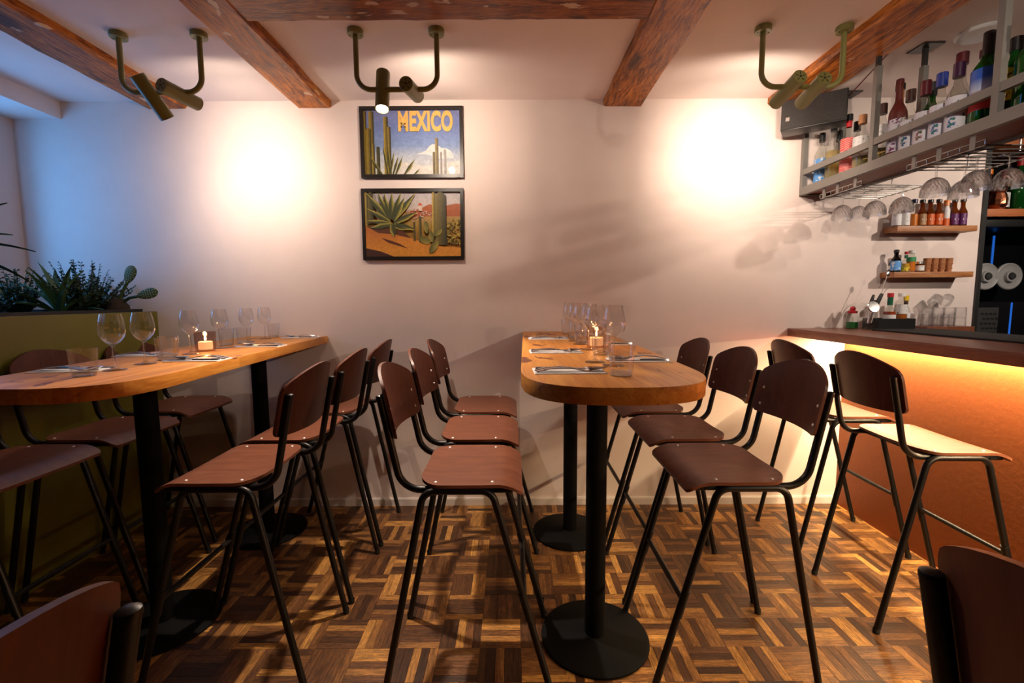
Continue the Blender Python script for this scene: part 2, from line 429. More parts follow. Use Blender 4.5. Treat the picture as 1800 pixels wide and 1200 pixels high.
def tag(o, label, cat, group=None):
    o['label'] = label; o['category'] = cat
    if group: o['group'] = group
    return o
def struct(o, label=None):
    o['kind'] = 'structure'
    if label: o['label'] = label
    return o
def thing(name, loc=(0, 0, 0), rz=0, label=None, cat=None, group=None):
    o = bpy.data.objects.new(name, None); COL.objects.link(o)
    o.empty_display_size = 0.05
    o.location = loc; o.rotation_euler = (0, 0, rz)
    if label: tag(o, label, cat, group)
    return o
def inst(src, parent, loc=(0, 0, 0), rot=(0, 0, 0), scale=None):
    c = src.copy(); COL.objects.link(c); c.parent = parent; c.location = loc; c.rotation_euler = rot
    if scale: c.scale = scale
    return c
def children(o): return [c for c in bpy.data.objects if c.parent == o]
def dup(root, loc, rz=0, label=None, cat=None, group=None):
    r = root.copy(); COL.objects.link(r); r.location = loc; r.rotation_euler = (0, 0, rz)
    if label: tag(r, label, cat or root['category'], group)
    for ch in KIDS[root.name]:
        c = ch.copy(); COL.objects.link(c); c.parent = r
        for g in KIDS.get(ch.name, []):
            d = g.copy(); COL.objects.link(d); d.parent = c
    return r
KIDS = {}
def remember(root):
    KIDS[root.name] = children(root)
    for ch in KIDS[root.name]: KIDS[ch.name] = children(ch)
    return root

# ================================================================== STRUCTURE
CEIL = 2.46
XL, XR, YF = -2.93, 3.9, -3.3
struct(MB().box(XL, 2.83, 0, 0.12, -0.02, CEIL + 0.02).build('wall_back', 'wall', smooth=0))
struct(MB().box(XL, XR, YF, 0.6, CEIL, CEIL + 0.1).build('ceiling', 'ceiling', smooth=0))
sof = MB().box(XL, -2.64, YF, 0, 2.363, CEIL).build('ceiling_soffit', 'ceiling', smooth=0); struct(sof)
struct(MB().box(-2.16, 2.045, -0.014, 0, 0.0, 0.042).box(-2.16, 2.045, -0.010, 0, 0.042, 0.047).build('baseboard_back', 'skirting', smooth=0))

# left wall with a window opening
wy0, wy1, wz0, wz1 = -0.95, -0.19, 1.28, 2.30
wl = MB().box(XL - 0.14, XL, YF, wy0, 0, CEIL).box(XL - 0.14, XL, wy1, 0.12, 0, CEIL)
wl.box(XL - 0.14, XL, wy0, wy1, 0, wz0).box(XL - 0.14, XL, wy0, wy1, wz1, CEIL)
struct(wl.build('wall_left', 'wall', smooth=0))
w = thing('window_1'); struct(w)
MB().box(XL - 0.10, XL - 0.06, wy0, wy1, wz0, wz0 + 0.05).box(XL - 0.10, XL - 0.06, wy0, wy1, wz1 - 0.05, wz1) \
    .box(XL - 0.10, XL - 0.06, wy0, wy0 + 0.05, wz0, wz1).box(XL - 0.10, XL - 0.06, wy1 - 0.05, wy1, wz0, wz1) \
    .box(XL - 0.10, XL - 0.06, -0.535, -0.485, wz0, wz1).build('window_frame', 'skirting', w, smooth=0)
for a, b in ((wy0 + 0.05, -0.535), (-0.485, wy1 - 0.05)):
    MB().box(XL - 0.082, XL - 0.078, a, b, wz0 + 0.05, wz1 - 0.05).build('pane', 'window', w, smooth=0)

# ------------------------------------------------------------------ parquet floor
def parquet_material():
    m, nt, b = new_mat('mosaic_parquet')
    at = nt.nodes.new('ShaderNodeAttribute'); at.attribute_name = 'rnd'
    oi = nt.nodes.new('ShaderNodeObjectInfo')
    ad = nt.nodes.new('ShaderNodeMath'); ad.operation = 'ADD'
    fr = nt.nodes.new('ShaderNodeMath'); fr.operation = 'FRACT'
    nt.links.new(at.outputs['Fac'], ad.inputs[0]); nt.links.new(oi.outputs['Random'], ad.inputs[1]); nt.links.new(ad.outputs[0], fr.inputs[0])
    uv = nt.nodes.new('ShaderNodeUVMap')
    mp = nt.nodes.new('ShaderNodeMapping'); mp.inputs['Scale'].default_value = (9, 130, 1)
    nt.links.new(uv.outputs[0], mp.inputs['Vector'])
    mul = nt.nodes.new('ShaderNodeMath'); mul.operation = 'MULTIPLY'; mul.inputs[1].default_value = 91.0
    nt.links.new(fr.outputs[0], mul.inputs[0])
    cb = nt.nodes.new('ShaderNodeCombineXYZ'); nt.links.new(mul.outputs[0], cb.inputs[0]); nt.links.new(mul.outputs[0], cb.inputs[1])
    nt.links.new(cb.outputs[0], mp.inputs['Location'])
    n = noise(nt, mp, 1.3, 8, 0.68, 0.8)
    base = ramp(nt, [(0.0, (0.050, 0.021, 0.009)), (0.25, (0.100, 0.042, 0.016)), (0.50, (0.175, 0.076, 0.026)), (0.78, (0.31, 0.145, 0.042)), (1.0, (0.52, 0.265, 0.070))])
    nt.links.new(fr.outputs[0], base.inputs['Fac'])
    g = ramp(nt, [(0.30, (0.22, 0.20, 0.19)), (0.50, (0.90, 0.90, 0.90)), (0.70, (1.65, 1.62, 1.55))])
    nt.links.new(n.outputs['Fac'], g.inputs['Fac'])
    mx = nt.nodes.new('ShaderNodeMix'); mx.data_type = 'RGBA'; mx.blend_type = 'MULTIPLY'; mx.inputs[0].default_value = 1
    nt.links.new(base.outputs['Color'], mx.inputs[6]); nt.links.new(g.outputs['Color'], mx.inputs[7])
    mp2 = nt.nodes.new('ShaderNodeMapping'); mp2.inputs['Scale'].default_value = (22, 60, 1)
    nt.links.new(uv.outputs[0], mp2.inputs['Vector']); nt.links.new(cb.outputs[0], mp2.inputs['Location'])
    n2 = noise(nt, mp2, 1.0, 6, 0.7, 1.5)
    g2 = ramp(nt, [(0.34, (0.50, 0.44, 0.42)), (0.52, (1.0, 1.0, 1.0)), (0.66, (1.45, 1.32, 0.95))])
    nt.links.new(n2.outputs['Fac'], g2.inputs['Fac'])
    mx2 = nt.nodes.new('ShaderNodeMix'); mx2.data_type = 'RGBA'; mx2.blend_type = 'MULTIPLY'; mx2.inputs[0].default_value = 0.8
    nt.links.new(mx.outputs[2], mx2.inputs[6]); nt.links.new(g2.outputs['Color'], mx2.inputs[7])
    nt.links.new(mx2.outputs[2], b.inputs['Base Color'])
    b.inputs['Roughness'].default_value = 0.36
    add_bump(nt, b, n.outputs['Fac'], 0.35, 0.002)
    return m
M['parquet'] = parquet_material()
M['grout'] = plain('parquet_joint', (0.012, 0.006, 0.003), 0.9)
BL = 0.154; NS = 5; SW = BL / NS
floor = struct(MB().box(XL, XR, YF, 0.6, -0.1, -0.004).build('floor', 'grout', smooth=0))
gx, gy = 0.0006, 0.0006
L2, W2 = BL / 2 - 0.0003, SW / 2 - 0.0003
def strip_geo():
    ch = 0.0004
    v = [(-L2, -W2, -0.006), (L2, -W2, -0.006), (L2, W2, -0.006), (-L2, W2, -0.006),
         (-L2, -W2, -ch), (L2, -W2, -ch), (L2, W2, -ch), (-L2, W2, -ch),
         (-L2 + ch, -W2 + ch, 0), (L2 - ch, -W2 + ch, 0), (L2 - ch, W2 - ch, 0), (-L2 + ch, W2 - ch, 0)]
    f = [(0, 1, 5, 4), (1, 2, 6, 5), (2, 3, 7, 6), (3, 0, 4, 7), (4, 5, 9, 8), (5, 6, 10, 9), (6, 7, 11, 10), (7, 4, 8, 11), (8, 9, 10, 11)]
    return v, f
SV, SF = strip_geo()
def strip_mesh(name, items):
    vs, fs, rnd, uvs = [], [], [], []
    for (x, y, z, r, hz) in items:
        o = len(vs)
        for (a, b_, c) in SV:
            vs.append((x + a, y + b_, z + c) if hz else (x - b_, y + a, z + c))
            rnd.append(r)
        fs += [tuple(i + o for i in f) for f in SF]
    me = bpy.data.meshes.new(name); me.from_pydata(vs, [], fs)
    at = me.attributes.new('rnd', 'FLOAT', 'POINT'); at.data.foreach_set('value', rnd)
    uvl = me.uv_layers.new(name='UVMap')
    nv = len(SV)
    flat = []
    for p in me.polygons:
        for vi in p.vertices:
            a, b_, c = SV[vi % nv]; flat += [a, b_]
    uvl.data.foreach_set('uv', flat)
    me.materials.append(M['parquet'])
    return me
strips = []
x0g, y0g = -0.435, -0.578
for i in range(-18, 29):
    for j in range(-18, 5):
        bx, by = x0g + (i + 0.5) * BL, y0g + (j + 0.5) * BL
        if bx < -2.3 or bx > 2.2 or by > 0.08 or by < YF + 0.1: continue
        hz = (i + j) % 2 == 0
        for k in range(NS):
            off = (k - (NS - 1) / 2) * SW
            x, y = (bx, by + off) if hz else (bx + off, by)
            if y > -0.005: continue
            strips.append((x, y, random.uniform(-0.0007, 0.0), random.random(), hz))
def in_view(x, y):
    q = Vector((x, y + CAM_D, -CAM_H)); d = q.dot(fwd)
    if d < 0.2: return False
    u, v = 900 + 800 * q.dot(rt) / d, 600 - 800 * q.dot(up) / d
    return 200 < u < 1700 and v < 1190
near = sorted([s for s in strips if in_view(s[0], s[1])], key=lambda s: (s[0] ** 2 + (s[1] + CAM_D) ** 2))[:300]
ns = set(near)
me1 = strip_mesh('parquet_strip', [(0, 0, 0, 0.0, True)])
for s in near:
    o = bpy.data.objects.new('parquet_strip', me1); COL.objects.link(o); o.parent = floor
    o.location = (s[0], s[1], s[2]); o.rotation_euler = (0, 0, 0 if s[4] else PI / 2)
rest = bpy.data.objects.new('parquet_strips', strip_mesh('parquet_strips', [s for s in strips if s not in ns]))
COL.objects.link(rest); rest.parent = floor; rest['kind'] = 'stuff'

# ------------------------------------------------------------------ old ceiling beams
def beam(x0, x1, y0, y1, z0, z1, mat, label, along='y'):
    """hand hewn beam: long box with a slightly wandering edge"""
    rnd = random.Random(int((x0 + y0) * 1000))
    n = 26; vs, fs = [], []
    for k in range(n + 1):
        t = k / n
        j = [rnd.uniform(-0.005, 0.005) for _ in range(4)]
        if along == 'y':
            y = y0 + (y1 - y0) * t
            sec = [(x0 + j[0], y, z1), (x0 + j[0], y, z0 + 0.012), (x0 + 0.010 + j[0], y, z0 + j[2] * 0.4),
                   (x1 - 0.010 + j[1], y, z0 + j[3] * 0.4), (x1 + j[1], y, z0 + 0.012), (x1 + j[1], y, z1)]
        else:
            x = x0 + (x1 - x0) * t
            sec = [(x, y0 + j[0], z1), (x, y0 + j[0], z0 + 0.010), (x, y0 + 0.008 + j[0], z0 + j[2] * 0.4),
                   (x, y1 - 0.006 + j[1] * 0.4, z0 + j[3] * 0.4), (x, y1 + j[1] * 0.4, z0 + 0.010), (x, y1 + j[1] * 0.4, z1)]
        vs += sec
    for k in range(n):
        for q in range(5):
            a, b_ = k * 6 + q, (k + 1) * 6 + q
            fs.append((a, b_, b_ + 1, a + 1))
    fs.append(tuple(range(6))); fs.append(tuple(reversed(range(n * 6, n * 6 + 6))))
    o = MB().add(vs, fs).build('ceiling_beam', mat, smooth=0)
    return tag(o, label, 'beam', 'old timber ceiling beams')
BZ = 2.418
beam(-2.125, -1.90, YF, -0.0, BZ, CEIL + 0.01, 'beam', 'leftmost dark reddish timber ceiling beam, behind the left green lamp')
beam(-1.25, -1.055, YF, -0.0, BZ, CEIL + 0.01, 'beam', 'orange-brown timber ceiling beam ending left of the two posters')
beam(0.545, 0.77, YF, -0.0, BZ, CEIL + 0.01, 'beam', 'worn timber ceiling beam ending above the right table')
beam(1.50, 1.755, YF, -0.0, BZ, CEIL + 0.01, 'beam', 'timber ceiling beam running above the black loudspeaker')
beam(-1.06, 0.55, -1.06, -0.828, BZ + 0.004, CEIL + 0.01, 'cross', 'timber cross beam spanning between two ceiling beams above the posters', 'x')

# ================================================================== BAR STOOLS
def lean(z): return -0.223 - 0.037 * (z - 0.797) / 0.178
def make_stool():
    t = thing('bar_stool')
    fl = None
    for s in (-1, 1):
        y = s * 0.19
        path = fillet([(-0.275, y, 0.006), (-0.131, y, 0.7), (0.084, y, 0.7), (0.275, y, 0.006)], 0.045, 6)
        fr = MB().tube(path, 0.0115, 12).build('leg_frame', 'black', t)
        for x in (-0.275, 0.275):
            MB().lathe([(0, 0.0), (0.0117, 0.0), (0.0121, 0.003), (0.0121, 0.018), (0.0114, 0.020)], 12, (x, y, 0)).build('foot_cap', 'black_matt', fr)
        x33 = 0.275 - 0.191 * 0.30 / 0.694
        MB().tube([(0.275 - 0.191 * 0.27 / 0.694, y, 0.27), (0.275 - 0.191 * 0.36 / 0.694, y, 0.36)], 0.0130, 12).build('footrest_sleeve', 'black', fr)
        yr = s * 0.170
        path = fillet([(0.150, yr, 0.6975), (-0.203, yr, 0.6975), (-0.2650, yr, 0.998)], 0.075, 8)
        upr = MB().tube(path, 0.0115, 12).build('back_upright', 'black', t)
        MB().lathe([(0, 0.006), (0.006, 0.006), (0.0112, 0.003), (0.0120, 0.0), (0.0115, -0.004)], 12, (-0.2650, yr, 0.998)).build('end_plug', 'black', upr)
    for x in (-0.10, 0.11):
        MB().box(x - 0.012, x + 0.012, -0.185, 0.185, 0.692, 0.700).build('seat_crossbar', 'black', t, smooth=0)
    xf = 0.275 - 0.191 * 0.325 / 0.694
    MB().tube([(xf, -0.19, 0.325), (xf, 0.19, 0.325)], 0.0095, 12).tube([(xf, -0.06, 0.325), (xf, 0.06, 0.325)], 0.0102, 12).build('footrest', 'black', t)
    # seat: moulded ply with a waterfall front and a rounded rear
    nx, ny = 20, 14
    def hw(x):
        d = (x + 0.150) / 0.075
        w_ = 0.198 - 0.006 * max(0, (x - 0.05) / 0.13)
        if d < 1: w_ = 0.105 + (w_ - 0.105) * math.sqrt(max(0, 1 - (1 - d) ** 2))
        e = (0.182 - x) / 0.02
        if e < 1: w_ -= 0.018 * (1 - math.sqrt(max(0, 1 - (1 - e) ** 2)))
        return w_
    def zt(x, v):
        z = 0.722 - 0.006 * math.cos(v * PI / 2) * (1 - ((x - 0.0) / 0.2) ** 2)
        if x > 0.10: z -= 0.028 * ((x - 0.10) / 0.08) ** 2
        if x < -0.10: z += 0.004 * ((-0.10 - x) / 0.05)
        return z
    xs = [-0.150 + 0.332 * (0.5 - 0.5 * math.cos(PI * k / nx)) for k in range(nx + 1)]
    vs, fs = [], []
    for lay in (0, 1):
        for x in xs:
            for j in range(ny + 1):
                v = -1 + 2 * j / ny
                vs.append((x, v * hw(x), zt(x, v) - 0.0105 * lay))
    W = ny + 1; N = (nx + 1) * W
    for i in range(nx):
        for j in range(ny):
            a = i * W + j
            fs.append((a, a + W, a + W + 1, a + 1)); fs.append((N + a, N + a + 1, N + a + W + 1, N + a + W))
    for i in range(nx):
        a = i * W; fs.append((a, N + a, N + a + W, a + W))
        a = i * W + ny; fs.append((a, a + W, N + a + W, N + a))
    for j in range(ny):
        fs.append((j, j + 1, N + j + 1, N + j)); a = nx * W + j; fs.append((a, N + a, N + a + 1, a + 1))
    seat = MB().add(vs, fs).build('seat', 'ply', t, smooth=50)
    sc = MB().lathe([(0.0054, -0.001), (0.0050, 0.0014), (0.0035, 0.0026), (0, 0.0030)], 10)
    first = None
    for x in (0.085, -0.095):
        for s in (-1, 1):
            if first is None: first = sc.build('screw', 'screw', seat, (x, s * 0.170, zt(x, s * 0.86)))
            else: inst(first, seat, (x, s * 0.170, zt(x, s * 0.86)))
    # backrest: curved ply with an arched top
    ny, nz = 18, 12
    vs, fs = [], []
    def edge_z(y):
        a = abs(y) / 0.184
        top = 1.022 + 0.060 * (1 - a ** 2); bot = 0.862 - 0.003 * (1 - a ** 2)
        if a > 0.9:
            q = (a - 0.9) / 0.1; rr = 0.022 * (1 - math.sqrt(max(0, 1 - q * q)))
            top -= rr * 1.3; bot += rr
        return bot, top
    for lay in (0, 1):
        for j in range(ny + 1):
            y = -0.184 * math.cos(PI * j / ny)
            b_, tp = edge_z(y)
            for k in range(nz + 1):
                z = b_ + (tp - b_) * k / nz
                x = lean(z) + 0.0265 - 0.030 * (1 - (y / 0.184) ** 2) - 0.010 * lay + 0.012 * (abs(y) > 0) * (abs(y) / 0.184) ** 2 - 0.009
                vs.append((x, y, z))
    W = nz + 1; N = (ny + 1) * W
    for j in range(ny):
        for k in range(nz):
            a = j * W + k
            fs.append((a, a + W, a + W + 1, a + 1)); fs.append((N + a, N + a + 1, N + a + W + 1, N + a + W))
    for j in range(ny):
        a = j * W; fs.append((a, N + a, N + a + W, a + W)); a = j * W + nz; fs.append((a, a + W, N + a + W, N + a))
    for k in range(nz):
        fs.append((k, k + 1, N + k + 1, N + k)); a = ny * W + k; fs.append((a, N + a, N + a + 1, a + 1))
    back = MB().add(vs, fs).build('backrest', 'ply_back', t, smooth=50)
    for z in (0.893, 0.955):
        for s in (-1, 1):
            y = s * 0.156
            x = lean(z) + 0.0265 - 0.030 * (1 - (y / 0.184) ** 2) + 0.012 * (y / 0.184) ** 2 - 0.009
            inst(first, back, (x, y, z), (0, PI / 2 - 0.2, 0))
    return remember(t)

STOOL = make_stool()
spots = [
 # x, y, rz, label, group
 (-0.150, -1.215, 0.0, 'brown ply bar stool, nearest of three facing the right table from its left', 'stools left of the right table'),
 (-0.155, -0.752, 0.0, 'brown ply bar stool, middle of three facing the right table from its left', 'stools left of the right table'),
 (-0.158, -0.292, 0.0, 'brown ply bar stool by the wall, farthest of three left of the right table', 'stools left of the right table'),
 (0.735, -1.205, PI, 'dark ply bar stool, nearest of three along the right side of the right table', 'stools right of the right table'),
 (0.752, -0.760, PI, 'dark ply bar stool, middle of three along the right side of the right table', 'stools right of the right table'),
 (0.752, -0.300, PI, 'dark ply bar stool by the wall, farthest of three right of the right table', 'stools right of the right table'),
 (-0.972, -1.190, PI, 'brown ply bar stool, nearest of three along the right side of the left table', 'stools right of the left table'),
 (-0.972, -0.745, PI, 'brown ply bar stool, middle of three along the right side of the left table', 'stools right of the left table'),
 (-0.975, -0.290, PI, 'brown ply bar stool by the wall, farthest of three right of the left table', 'stools right of the left table'),
 (-1.843, -1.178, 0.0, 'shaded bar stool at the left frame edge between planter and left table', 'stools between planter and left table'),
 (-1.850, -0.728, 0.0, 'shaded bar stool between planter and left table, middle of three', 'stools between planter and left table'),
 (-1.885, -0.240, 0.0, 'shaded bar stool by the wall, farthest of three beside the green planter', 'stools between planter and left table'),
 (1.690, -0.947, -0.03, 'bar stool with brightly lit seat, nearer one facing the orange bar', 'stools at the bar'),
 (1.703, -0.425, -0.02, 'bar stool with brightly lit seat, farther one facing the orange bar', 'stools at the bar'),
 (-0.640, -2.537, PI, 'dark stool back cropped in the bottom left corner, close to the camera', 'foreground stools'),
 (0.722, -2.483, 0.0, 'dark stool back cropped in the bottom right corner, close to the camera', 'foreground stools'),
]
for k, (x, y, rz, lab, grp) in enumerate(spots):
    if k == 0:
        STOOL.location = (x, y, 0); STOOL.rotation_euler = (0, 0, rz); tag(STOOL, lab, 'stool', grp)
    else:
        dup(STOOL, (x, y, 0), rz, lab, 'stool', grp)

# ================================================================== TABLES
def make_table(cx_wall, cx_front, hwid, length, ztop, posts, label):
    t = thing('bar_table', (cx_wall, 0, 0), 0, label, 'table', 'rounded pine bar tables')
    th = 0.042
    ang = math.atan2(cx_front - cx_wall, length)
    out = []
    def tr(x, d): # local across, distance from wall
        return (x + (cx_front - cx_wall) * d / length, -d)
    rnd = 0.30
    out += [tr(-hwid, 0.004), ]
    for k in range(0, 33):
        a = PI * k / 32
        c, s = math.cos(a), math.sin(a)
        ex = 0.72
        x = -hwid * (abs(c) ** ex) * (1 if c > 0 else -1); d = length - rnd + rnd * (abs(s) ** ex)
        out.append(tr(x, d))
    out += [tr(hwid, 0.004)]
    o2 = [p for k, p in enumerate(out) if k == 0 or (abs(p[0] - out[k - 1][0]) + abs(p[1] - out[k - 1][1])) > 1e-4]
    o2 = [p for p in o2]
    MB().prism(o2, ztop - th, ztop).build('tabletop', 'pine', t, bevel=0.0025)
    for (px, py) in posts:
        post = MB().lathe([(0.0, 0.012), (0.038, 0.012), (0.038, ztop - th - 0.006), (0, ztop - th - 0.006)], 28, (px - cx_wall, py, 0)).build('post', 'base_black', t)
        MB().lathe([(0, 0.0), (0.203, 0.0), (0.205, 0.003), (0.204, 0.008), (0.195, 0.012), (0.055, 0.016), (0.045, 0.022), (0, 0.022)], 48, (px - cx_wall, py, 0)).build('base_disc', 'base_black', t)
        MB().box(px - cx_wall - 0.11, px - cx_wall + 0.11, py - 0.11, py + 0.11, ztop - th - 0.006, ztop - th).build('top_plate', 'base_black', t, smooth=0)
    return t
ZR, ZL = 1.100, 1.080
make_table(0.312, 0.262, 0.245, 1.775, ZR, [(0.318, -0.345), (0.312, -1.140)], 'pine bar table with rounded end, between stools in the picture centre')
make_table(-1.375, -1.270, 0.245, 1.650, ZL, [(-1.388, -0.315), (-1.420, -1.050)], 'pine bar table with rounded end at the left, beside the green planter')

# ------------------------------------------------------------------ glassware and cutlery masters
def make_wine():
    t = thing('wine_glass')
    h = 0.180
    out = [(0, 0), (0.0315, 0), (0.0325, 0.0015), (0.030, 0.003), (0.012, 0.006), (0.0045, 0.012), (0.0036, 0.03), (0.0036, 0.070), (0.006, 0.080),
           (0.019, 0.090), (0.030, 0.104), (0.0350, 0.122), (0.0345, 0.142), (0.0305, 0.163), (0.0265, h)]
    inn = [(0.0255, h), (0.0296, 0.163), (0.0336, 0.142), (0.0341, 0.122), (0.0288, 0.105), (0.018, 0.0925), (0.006, 0.0855), (0, 0.0845)]
    k = 7
    MB().lathe(out[:k + 1] + [(0.0045, 0.076), (0, 0.0765)], 28).build('stem', 'glass_solid', t)
    MB().lathe([(0, 0.0775), (0.0046, 0.0775)] + out[8:] + inn, 36).build('bowl', 'glass', t)
    return remember(t)
def make_tumbler():
    t = thing('tumbler')
    h = 0.082
    MB().lathe([(0, 0.0), (0.027, 0.0), (0.0285, 0.002), (0.0300, 0.010), (0.0345, h - 0.001), (0.0340, h), (0.0335, h - 0.001), (0.0285, 0.012), (0.0, 0.0105)], 36).build('glass_wall', 'glass', t)
    MB().lathe([(0, 0.002), (0.0262, 0.002), (0.0275, 0.0085), (0, 0.0095)], 30).build('thick_base', 'glass_solid', t)
    return remember(t)
WINE, TUMB = make_wine(), make_tumbler()

def flat(outline, th, zf):
    vs = [(x, y, zf(x)) for x, y in outline] + [(x, y, zf(x) + th) for x, y in outline]
    n = len(outline)
    return vs, [tuple(reversed(range(n))), tuple(range(n, 2 * n))] + [(k, (k + 1) % n, n + (k + 1) % n, n + k) for k in range(n)]
def strip_piece(prof, th, zf):
    """prof: (x, halfwidth) along the handle -> thin solid strip"""
    vs, fs = [], []
    for x, w_ in prof:
        z = zf(x); vs += [(x, -w_, z), (x, w_, z), (x, w_ * 0.8, z + th), (x, -w_ * 0.8, z + th)]
    for k in range(len(prof) - 1):
        a = 4 * k
        for q in range(4): fs.append((a + q, a + (q + 1) % 4, a + 4 + (q + 1) % 4, a + 4 + q))
    fs.append((0, 3, 2, 1)); a = 4 * (len(prof) - 1); fs.append((a, a + 1, a + 2, a + 3))
    return vs, fs
HANDLE = [(0.0, 0.006), (0.004, 0.0085), (0.03, 0.0085), (0.07, 0.0055), (0.10, 0.0035)]
def make_knife():
    t = thing('table_knife'); zf = lambda x: 0.0005
    MB().add(*strip_piece(HANDLE[:4] + [(0.092, 0.0055)], 0.005, zf)).build('handle', 'steel', t)
    MB().add(*strip_piece([(0.092, 0.0055), (0.11, 0.009), (0.17, 0.0095), (0.192, 0.006), (0.198, 0.001)], 0.0016, zf)).build('blade', 'steel', t)
    return remember(t)
def cz(x):
    return 0.0005 + (0.010 * math.sin(min(1, max(0, (x - 0.0) / 0.13)) * PI) if x < 0.13 else 0)
def make_fork():
    t = thing('table_fork')
    MB().add(*strip_piece(HANDLE + [(0.125, 0.0035), (0.135, 0.007), (0.142, 0.0115), (0.150, 0.0120)], 0.0025, cz)).build('handle', 'steel', t)
    f = MB()
    for k in range(4):
        y = -0.0096 + k * 0.0064
        p = [(0.149, y), (0.165, y), (0.182, y), (0.192, y * 0.98)]
        f.tube([(x, yy, 0.0018 + 0.22 * max(0, x - 0.15)) for x, yy in p], [0.0020, 0.0019, 0.0016, 0.0008], 6)
    f.build('tines', 'steel', t)
    return remember(t)
def make_spoon():
    t = thing('table_spoon')
    MB().add(*strip_piece(HANDLE + [(0.125, 0.003), (0.137, 0.004)], 0.0025, cz)).build('handle', 'steel', t)
    vs, fs = [(0.163, 0, 0.0012)], []
    R = 5; n = 20
    for q in range(1, R + 1):
        for k in range(n):
            a = 2 * PI * k / n; s = q / R
            rx, ry = 0.029, 0.0185
            vs.append((0.163 + rx * s * math.cos(a), ry * s * math.sin(a) * (1 - 0.12 * math.cos(a)), 0.0012 + 0.008 * s * s))
    for k in range(n): fs.append((0, 1 + k, 1 + (k + 1) % n))
    for q in range(R - 1):
        for k in range(n):
            a = 1 + q * n + k; b_ = 1 + q * n + (k + 1) % n
            fs.append((a, a + n, b_ + n, b_))
    MB().add(vs, fs).build('bowl', 'steel', t, smooth=80)
    return remember(t)
def make_napkin():
    t = MB().box(-0.004, 0.190, -0.050, 0.050, 0.0, 0.0016).box(-0.002, 0.188, -0.048, 0.050, 0.0018, 0.0034).build('napkin', 'linen', bevel=0.0006)
    KIDS[t.name] = []
    return t
KNIFE, FORK, SPOON, NAPKIN = make_knife(), make_fork(), make_spoon(), make_napkin()
USED = set()
def put(master, loc, rz, label, cat, group, tilt=None):
    if master.name not in USED:
        USED.add(master.name); o = master
        o.location = loc; o.rotation_euler = (0, 0, rz); tag(o, label, cat, group)
    else: o = dup(master, loc, rz, label, cat, group)
    if tilt: o.rotation_euler = (0, tilt, rz)
    return o
def place_setting(x, y, z, rz, where, grp):
    """x,y: outer end of the handles; pieces point to the table centre"""
    put(NAPKIN, (x, y, z), rz, 'white napkin ' + where, 'napkin', 'napkins on the ' + grp)
    c, s = math.cos(rz), math.sin(rz)
    for m_, nm, off, da, fw in ((KNIFE, 'knife', 0.026, 0.02, 0.004), (SPOON, 'spoon', -0.004, -0.05, 0.0), (FORK, 'fork', -0.030, 0.05, 0.002)):
        put(m_, (x + c * fw - s * off, y + s * fw + c * off, z + 0.0036), rz + da, 'steel %s %s' % (nm, where), nm, '%ss on the %s' % (nm, grp))
LT, RT = 'left table', 'right table'
place_setting(-1.495, -1.355, ZL, 0.10, 'at the rounded left end of the left table', LT)
place_setting(-1.578, -0.955, ZL, 0.05, 'on the far side of the left table, behind two wine glasses', LT)
place_setting(-1.070, -1.105, ZL, PI + 0.05, 'in front of the candle on the left table', LT)
place_setting(-1.105, -0.610, ZL, PI + 0.03, 'halfway along the near edge of the left table', LT)
place_setting(-1.145, -0.110, ZL, PI + 0.02, 'against the wall on the left table', LT)
place_setting(0.062, -1.545, ZR, 0.03, 'at the front left of the right table', RT)
place_setting(0.070, -1.085, ZR, 0.02, 'halfway along the left edge of the right table', RT)
place_setting(0.086, -0.520, ZR, 0.02, 'near the wall on the left edge of the right table', RT)
place_setting(0.500, -1.330, ZR, PI - 0.02, 'at the front right of the right table, behind the tumbler', RT)
place_setting(0.522, -0.800, ZR, PI, 'halfway along the right edge of the right table', RT)
place_setting(0.540, -0.280, ZR, PI, 'near the wall on the right edge of the right table', RT)

ordL = ['nearest the rounded end', 'second from the rounded end', 'just left of the candle', 'just right of the candle', 'second from the wall', 'nearest the wall']
for k, (x, y) in enumerate([(-1.268, -1.345), (-1.283, -1.205), (-1.327, -0.914), (-1.345, -0.690), (-1.405, -0.375), (-1.408, -0.195)]):
    put(WINE, (x, y, ZL), 0, 'empty wine glass on the left table, ' + ordL[k], 'wine glass', 'wine glasses on the left table')
ordT = ['at its rounded end', 'second from its rounded end', 'directly left of the candle', 'right of the candle', 'fifth from its rounded end', 'against the wall']
for k, (x, y) in enumerate([(-1.262, -1.455), (-1.292, -1.095), (-1.345, -1.010), (-1.410, -0.545), (-1.372, -0.462), (-1.430, -0.060)]):
    put(TUMB, (x, y, ZL), 0, 'short water tumbler on the left table, ' + ordT[k], 'tumbler', 'tumblers on the left table')
ordR = ['nearest the camera', 'second from the camera', 'third from the camera', 'fourth from the camera', 'fifth from the camera', 'nearest the wall']
for k, (x, y) in enumerate([(0.302, -1.440), (0.262, -1.362), (0.302, -1.012), (0.300, -0.800), (0.298, -0.640), (0.302, -0.400)]):
    put(WINE, (x, y, ZR), 0, 'empty wine glass on the right table, ' + ordR[k], 'wine glass', 'wine glasses on the right table')
for k, (x, y) in enumerate([(0.284, -1.612), (0.318, -1.165), (0.345, -1.075), (0.315, -0.720), (0.316, -0.520), (0.316, -0.180)]):
    put(TUMB, (x, y, ZR), 0, 'short water tumbler on the right table, ' + ordR[k], 'tumbler', 'tumblers on the right table')

